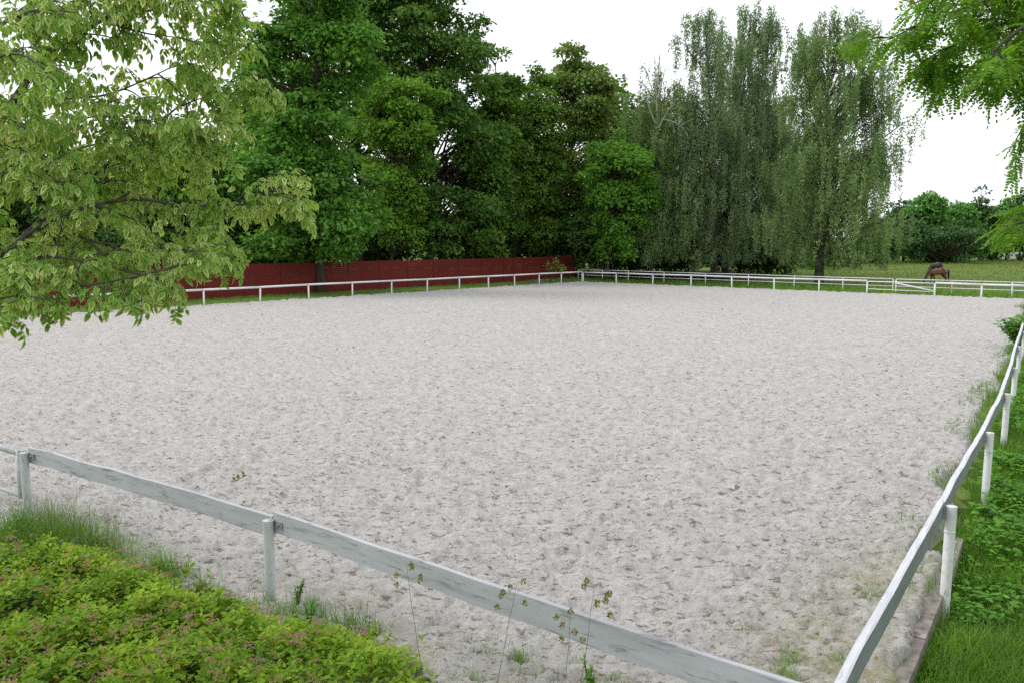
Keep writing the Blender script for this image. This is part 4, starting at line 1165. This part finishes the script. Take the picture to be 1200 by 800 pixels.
def grow(root, limbs, leaf_bases, mats, leaf_len, twig_every, twig_len, leaf_gap, bark, hang, n_parts, r_scale=1.0, depth_jit=0.35, sub=True, seedling=0.0, part_name='leaf'):
    """limbs: polylines of (u, v, depth, radius); twigs and leaves along them"""
    mb = MB(); LP, LA, LN = [], [], []
    def leaves_on(pts, f0):
        seg = np.linalg.norm(np.diff(pts, axis=0), axis=1); Lt = seg.sum(); c_ = np.concatenate([[0], np.cumsum(seg)])
        for s_ in np.arange(f0 * Lt, Lt, leaf_gap):
            s_ = min(s_ + rng.uniform(0, leaf_gap * .6), Lt)
            p_ = np.array([np.interp(s_, c_, pts[:, i]) for i in range(3)])
            i_ = min(np.searchsorted(c_, s_, 'right') - 1, len(seg) - 1); t_ = unit(pts[i_ + 1] - pts[i_])
            sd_ = unit(np.cross(t_, [0, 0, 1.0]) + rng.normal(size=3) * .35)
            for sg in (-1, 1):
                LP.append(p_); LA.append(unit(t_ * .55 + sd_ * sg * .8 + np.array([0, 0, hang]) + rng.normal(size=3) * .25)); LN.append(unit(np.array([0, 0, 1.]) + rng.normal(size=3) * .35))
        LP.append(pts[-1]); LA.append(unit(unit(pts[-1] - pts[-2]) + np.array([0, 0, hang]))); LN.append(np.array([0, 0, 1.]))
    for lb in limbs:
        key = np.array([at_d(u, v, d) for u, v, d, _ in lb]); kr = np.array([r for *_, r in lb]) * r_scale
        # smooth the polyline
        t0 = np.arange(len(key)); tt = np.linspace(0, len(key) - 1, len(key) * 4)
        pts = np.stack([np.interp(tt, t0, key[:, i]) for i in range(3)], 1)
        for _ in range(2): pts[1:-1] = (pts[:-2] + 2 * pts[1:-1] + pts[2:]) / 4
        mb.tube(pts, np.interp(tt, t0, kr), 8, False)
        seg = np.linalg.norm(np.diff(pts, axis=0), axis=1); c_ = np.concatenate([[0], np.cumsum(seg)]); Lt = c_[-1]
        s_ = 0.12 * Lt
        while s_ < Lt:
            p_ = np.array([np.interp(s_, c_, pts[:, i]) for i in range(3)])
            i_ = min(np.searchsorted(c_, s_, 'right') - 1, len(seg) - 1); t_ = unit(pts[i_ + 1] - pts[i_])
            l_ = twig_len * rng.uniform(.5, 1.3) * (1.1 - .5 * s_ / Lt)
            dirn = unit(t_ * .8 + rng.normal(size=3) * np.array([.8, .8, .65]) + np.array([0, 0, hang * .15]))
            e_ = p_ + dirn * l_ + np.array([0, 0, hang * .25 * l_])
            tw = bent(p_, e_, 5, .06 * l_); mb.tube(tw, [.0065, .0055, .0045, .0035, .002], 5, False)
            leaves_on(tw, .2)
            if sub:
                for _ in range(2):
                    q_ = tw[rng.integers(1, 4)]; e2 = q_ + unit(dirn + rng.normal(size=3) * .8) * l_ * .5 + np.array([0, 0, hang * .12 * l_])
                    t2 = bent(q_, e2, 4, .04 * l_); mb.tube(t2, [.004, .0035, .003, .002], 4, False); leaves_on(t2, .25)
            s_ += twig_every * rng.uniform(.6, 1.4)
        leaves_on(pts[-6:], .1)
    mb.build('branch', bark, root, True)
    LP, LA, LN = np.array(LP), np.array(LA), np.array(LN)
    n_ = len(LP); s_ = leaf_len * rng.uniform(.6, 1.2, n_)
    Fr = frames(LA, LN, s_); kind = rng.integers(0, len(leaf_bases), n_)
    yc = LP[:, 1] * math.cos(PITCH) + (H - LP[:, 2]) * math.sin(PITCH)
    u_ = CX + F * LP[:, 0] / yc; v_ = HOR + F * (H - LP[:, 2]) / yc
    vis = (u_ > 5) & (u_ < 1195) & (v_ > 5) & (v_ < 795)
    order = np.argsort(-(s_ / yc * vis * rng.uniform(.8, 1, n_)))
    top = order[:n_parts]; rest = np.ones(n_, bool); rest[top] = False
    lmsh = [b.mesh(part_name, mats) for b in leaf_bases]
    for i_ in top: place(part_name, lmsh[kind[i_]], Fr[i_], LP[i_], root)
    tag(link('foliage', scatter('foliage', [(b, Fr[rest & (kind == k)], LP[rest & (kind == k)]) for k, b in enumerate(leaf_bases)], mats), root), kind='stuff')

T0 = np.array([-6.1, 6.6])
be = empty('box_elder_tree', (T0[0], T0[1], float(gz(*T0))))
tag(be, 'cream edged variegated tree reaching in over the near gate', 'tree')
tu = CX + F * T0[0] / T0[1] / math.cos(PITCH)
mb = MB(); mb.tube([(T0[0], T0[1], -.3), (T0[0] + .03, T0[1], .6), (T0[0] + .1, T0[1] - .02, 1.6), (T0[0] + .12, T0[1], 2.6), (T0[0] + .1, T0[1] + .1, 4.2), (T0[0] + .2, T0[1], 6.0)], [.19, .15, .135, .12, .08, .03], 12)
mb.build('trunk', M['elder_bark'], be, True)
S = lambda v: (tu + 12, v, 6.6, .05)
limbs = [
    [S(330), (-60, 235, 6.3, .042), (12, 123, 6.1, .034), (55, 62, 6.0, .03), (88, 43, 5.9, .024), (150, 5, 5.9, .015), (190, -30, 5.9, .008)],
    [S(420), (-90, 350, 6.4, .045), (0, 303, 6.2, .034), (45, 265, 6.1, .026), (105, 240, 6.1, .018), (165, 232, 6.2, .014), (215, 243, 6.2, .012), (270, 240, 6.3, .009), (325, 240, 6.4, .005)],
    [S(390), (-60, 340, 5.6, .024), (0, 338, 5.5, .012), (100, 336, 5.4, .010), (170, 322, 5.4, .007), (235, 306, 5.5, .004)],
    [S(380), (-60, 220, 6.6, .03), (22, 118, 6.4, .018), (75, 117, 6.4, .012), (130, 112, 6.4, .010), (200, 80, 6.4, .006), (255, 50, 6.4, .005)],
    [(20, 285, 6.15, .024), (70, 235, 6.3, .02), (130, 190, 6.4, .016), (166, 160, 6.4, .012), (210, 125, 6.5, .009), (262, 70, 6.5, .006), (290, 20, 6.6, .005)],
    [S(440), (-60, 365, 5.4, .02), (-10, 352, 5.2, .011), (25, 345, 5.2, .007), (45, 350, 5.2, .004)],
    [S(200), (-70, 90, 6.4, .03), (0, 30, 6.2, .02), (70, -20, 6.1, .014), (150, -50, 6.1, .008)],
    [(60, 262, 6.1, .02), (110, 285, 6.0, .013), (170, 290, 5.9, .009), (235, 295, 5.9, .006), (262, 312, 5.9, .004)],
    [(-40, 275, 6.6, .02), (40, 200, 6.9, .015), (110, 165, 7.0, .011), (180, 180, 7.0, .008), (245, 190, 7.0, .005)],
    [(0, 310, 6.0, .02), (60, 300, 5.7, .012), (120, 310, 5.6, .008), (170, 325, 5.6, .005)],
    [(45, 165, 6.2, .014), (75, 158, 6.0, .011), (104, 135, 5.9, .008), (150, 140, 5.9, .006), (200, 155, 5.9, .004)],
    [(-50, 160, 6.0, .02), (0, 150, 5.6, .012), (40, 190, 5.5, .008), (80, 225, 5.5, .005)],
    [(120, 25, 5.95, .014), (190, 10, 6.1, .009), (250, -15, 6.2, .006), (290, -25, 6.3, .004)],
    [(105, 240, 6.1, .012), (150, 255, 6.3, .009), (210, 275, 6.4, .007), (255, 272, 6.5, .004)],
    [(-40, 80, 5.6, .016), (20, 60, 5.3, .01), (60, 85, 5.2, .006)],
    [(166, 160, 6.4, .010), (215, 150, 6.2, .007), (260, 140, 6.2, .005), (285, 150, 6.2, .003)],
    [(210, 125, 6.5, .008), (250, 110, 6.3, .006), (285, 85, 6.3, .004)],
    [(0, 30, 6.2, .012), (40, 10, 5.8, .008), (90, 15, 5.7, .005)],
    [(270, 240, 6.3, .008), (310, 225, 6.2, .005), (338, 235, 6.2, .003)],
    [(120, 25, 5.95, .012), (170, 40, 5.8, .008), (215, 45, 5.8, .004)],
]
grow(be, limbs, EL, [M['elder'], M['elder_rim']], 0.112, 0.118, 0.40, 0.056, M['elder_bark'], -0.30, 300, r_scale=0.72)

# ------------------------------------------------------------------ locust branches, upper right
M['locust'] = leaf_mat('locust_leaf', (0.069, 0.185, 0.017), (0.218, 0.401, 0.046), 0.45, (1.3, 1.3, .4), patch=1.3, odd=(0.20, 0.13, 0.07), oddshare=0.03)
def locust_leaf(seed):
    r_ = np.random.default_rng(seed); V, Fc = [], []
    n_ = 7 + seed % 3
    for k in range(n_ + 1):
        t_ = 0.2 + 0.8 * k / n_; z_ = -0.28 * t_ * t_
        for s_ in ((-1, 1) if k < n_ else (0,)):
            a = unit(np.array([s_ * .9 + (0 if s_ else 0), .35 if s_ else 1, -.15 - .25 * r_.random()])); b_ = unit(np.cross(a, [r_.normal() * .25, r_.normal() * .25, 1.0]))
            o_ = np.array([0, t_, z_]); l_ = .20 * (1 - .25 * abs(t_ - .55)) * r_.uniform(.85, 1.1); w_ = .042
            i_ = len(V)
            V += [tuple(o_ + a * .02), tuple(o_ + a * l_ * .3 - b_ * w_), tuple(o_ + a * l_ * .75 - b_ * w_), tuple(o_ + a * l_), tuple(o_ + a * l_ * .75 + b_ * w_), tuple(o_ + a * l_ * .3 + b_ * w_)]
            Fc += [(i_, i_ + 1, i_ + 2, i_ + 3), (i_, i_ + 3, i_ + 4, i_ + 5)]
    i_ = len(V); V += [(-.006, 0, 0), (.006, 0, 0), (.005, .55, -.085), (-.005, .55, -.085), (.003, 1, -.28), (-.003, 1, -.28)]
    Fc += [(i_, i_ + 1, i_ + 2, i_ + 3), (i_ + 3, i_ + 2, i_ + 4, i_ + 5)]
    return Base(V, Fc)
LC_ = [locust_leaf(k) for k in range(5)]
T1 = np.array([6.3, 6.2])
lo_ = empty('locust_tree', (T1[0], T1[1], float(gz(*T1))))
tag(lo_, 'locust tree with feathery bright green branches hanging in from above', 'tree')
mb = MB(); mb.tube([(T1[0], T1[1], -.6), (T1[0], T1[1], .8), (T1[0] - .1, T1[1], 2.2), (T1[0] - .12, T1[1] + .05, 3.8), (T1[0] - .1, T1[1], 6.2)], [.2, .16, .14, .11, .04], 12)
mb.build('trunk', M['bark'], lo_, True)
tu1 = CX + F * T1[0] / T1[1] / math.cos(PITCH)
S1 = lambda v: (tu1 - 8, v, 6.2, .045)
limbs = [
    [S1(150), (1420, 40, 6.0, .04), (1300, -10, 5.8, .03), (1200, -10, 5.6, .02), (1130, 10, 5.5, .012), (1075, 30, 5.4, .007), (1045, 45, 5.4, .004)],
    [(1330, 0, 5.85, .025), (1240, 60, 5.7, .016), (1180, 75, 5.6, .011), (1125, 80, 5.6, .007), (1080, 75, 5.6, .004)],
    [(1300, 20, 5.9, .02), (1245, 100, 6.0, .013), (1210, 130, 6.0, .008), (1190, 165, 6.0, .004)],
    [(1320, -20, 5.6, .022), (1230, 10, 5.1, .014), (1180, 45, 5.0, .009), (1150, 75, 5.0, .004)],
    [(1240, -60, 5.4, .016), (1170, -40, 5.2, .011), (1110, -15, 5.2, .007), (1070, 5, 5.2, .004)],
    [S1(330), (1400, 270, 5.9, .026), (1300, 240, 5.7, .018), (1250, 250, 5.5, .011), (1215, 258, 5.4, .006), (1190, 262, 5.4, .003)],
    [(1290, 60, 6.1, .016), (1240, 40, 6.3, .011), (1170, 25, 6.4, .007), (1120, 50, 6.4, .004)],
    [(1240, 60, 5.7, .012), (1195, 100, 5.8, .008), (1150, 100, 5.8, .004)],
    [(1250, 20, 5.7, .012), (1190, 20, 5.4, .008), (1140, 45, 5.4, .005), (1100, 60, 5.4, .003)],
    [(1250, 90, 6.0, .012), (1215, 60, 5.9, .008), (1170, 105, 5.9, .004)],
    [(1270, 245, 5.8, .010), (1225, 245, 5.8, .007), (1192, 252, 5.8, .003)],
]
grow(lo_, limbs, LC_, [M['locust']], 0.185, 0.098, 0.28, 0.056, M['elder_bark'], -0.30, 300, sub=True)

# ------------------------------------------------------------------ seeding grass stalks before the board
M['stalk'] = plain('grass_stalk', (0.14, 0.17, 0.06), 0.7, 0.2, 30)
M['seed'] = leaf_mat('grass_seed', (0.20, 0.19, 0.05), (0.34, 0.30, 0.10), 0.25, patch=9)
def stalk(label, ub, vb, ut, vt, d, heads_n):
    a = at_d(ub, vb, d); b = at_d(ut, vt, d - 0.05)
    a[2] = float(gz(a[0], a[1]))
    root = empty('grass_stalk', a); tag(root, label, 'grass stalk', 'seeding grass stalks')
    pts = bent(a, b, 8, 0.0, 0.01); mb = MB(); mb.tube(pts, np.linspace(.0035, .0014, 8), 5, False); 
    cl, cM = [], []
    for k in range(heads_n):
        t_ = 0.80 + 0.2 * (k + .5) / heads_n; p_ = a + (b - a) * t_
        e_ = p_ + np.array([random.choice((-1, 1)) * random.uniform(.02, .11) * (1.5 - t_) * 2, random.uniform(-.03, .03), random.uniform(.0, .05)])
        mb.tube([p_, (p_ + e_) / 2 + [0, 0, .006], e_], [.0012, .001, .001], 4, False); cl.append(e_)
    mb.build('stem', M['stalk'], root, True)
    for e_ in cl:
        n_ = 34; dr = rand_dirs(n_); P_ = e_ + dr * rng.uniform(.2, 1, n_)[:, None] * np.array([.014, .012, .020])
        link('seed_head', scatter('seed_head', [(KITE, frames(dr + [0, 0, .5], rand_dirs(n_), np.full(n_, .018)), P_)], M['seed']), root)
stalk('tall grass stalk with seed heads beside the flowering shrubs', 500, 800, 476, 660, 6.3, 6)
stalk('tall seeding grass stalk leaning before the board, between two others', 570, 800, 606, 682, 5.9, 6)
stalk('tall seeding grass stalk farthest from the flowering shrubs', 668, 800, 697, 684, 5.5, 8)
stalk('short seeding grass stalk just before the board joint', 655, 790, 668, 724, 5.5, 5)

# ------------------------------------------------------------------ damp clods and crumbs thrown up from the sand
M['clod'] = leaf_mat('damp_clod', (0.21, 0.165, 0.135), (0.38, 0.335, 0.300), 0.0, (1, 1, 1), rough=0.95, spec=0.1, patch=2)
CL = [Base([(1, .1, 0), (.2, .8, .05), (-.9, .5, 0), (-.6, -.7, 0), (.5, -.8, .05), (.1, .0, .65)], [(0, 1, 5), (1, 2, 5), (2, 3, 5), (3, 4, 5), (4, 0, 5)])]
n_ = 15000
a_ = rng.uniform(R(-38), R(38), n_); r_ = 5.5 * np.exp(rng.random(n_) ** 0.9 * math.log(55 / 5.5))
x_, y_ = r_ * np.sin(a_), r_ * np.cos(a_)
k_ = (sdist(LC, NR, x_, y_) > -0.9) & (right_d(x_, y_) < -0.4) & (sdist(FR, FC, x_, y_) > 0.5) & (sdist(FC, LEFT0, x_, y_) > .5) & (vnoise(x_ * 1.1, y_ * 1.1, 91) > 0.38)
x_, y_, r_ = x_[k_], y_[k_], r_[k_]; n_ = len(x_)
cs_ = rng.uniform(.006, .019, n_) * (1 + (rng.random(n_) < .08) * .9) * (0.8 + r_ * 0.02)
tag(link('sand_clods', scatter('sand_clods', [(CL[0], frames(rng.normal(size=(n_, 3)) * [1, 1, .1], np.array([0, 0, 1.]) + rng.normal(size=(n_, 3)) * .3, cs_ ), np.stack([x_, y_, np.full(n_, .048) + rng.uniform(-.012, .015, n_)], 1))], M['clod'])),
    'small dark crumbs and clods strewn over the sand', 'clods', kind='stuff')

# ------------------------------------------------------------------ small things lying on the sand
M['petal'] = plain('red_petal', (0.42, 0.03, 0.05), 0.6, 0.2, 30)
def lying(name, label, cat, u, v, parts, mat):
    p_ = at_z(u, v, 0.06); o_ = Base(*parts)
    me_ = scatter(name, [(o_, np.array([np.eye(3)]), np.array([p_]))], mat)
    return tag(link(name, me_), label, cat)
def cup(r, h):
    V = [(0, 0, h)]; Fc = []
    for k in range(10): V.append((r * math.cos(k * .628) * (1 + .2 * math.sin(k * 3)), r * .7 * math.sin(k * .628), h * .2 * math.cos(k * 2)))
    for k in range(10): Fc.append((0, 1 + k, 1 + (k + 1) % 10))
    return V, Fc
lying('fallen_petal', 'small red petal lying on the mossy sand near the corner', 'petal', 908, 763, cup(.022, .016), M['petal'])
tw = empty('fallen_twig', at_z(281, 563, 0.05)); tag(tw, 'small dark leafy twig lying alone on the sand', 'twig')
tl_ = np.array(tw.location)
mb = MB(); mb.tube([tl_ + [-.09, 0, .0], tl_ + [0, .02, .03], tl_ + [.07, 0, .08]], [.006, .005, .003], 6); mb.build('stem', M['elder_bark'], tw, True)
lm_dark = LEAF6.mesh('leaf', M['bush'])
for k in range(4):
    b2 = tl_ + [(-.08, -.01, .04, .07)[k], 0, (.01, .03, .05, .08)[k]]
    F1 = frames(np.array([[random.uniform(-1, 1), random.uniform(-.4, .4), .5]]), np.array([[0, -.5, 1.]]), np.array([.09]))
    place('leaf', lm_dark, F1[0], b2, tw)
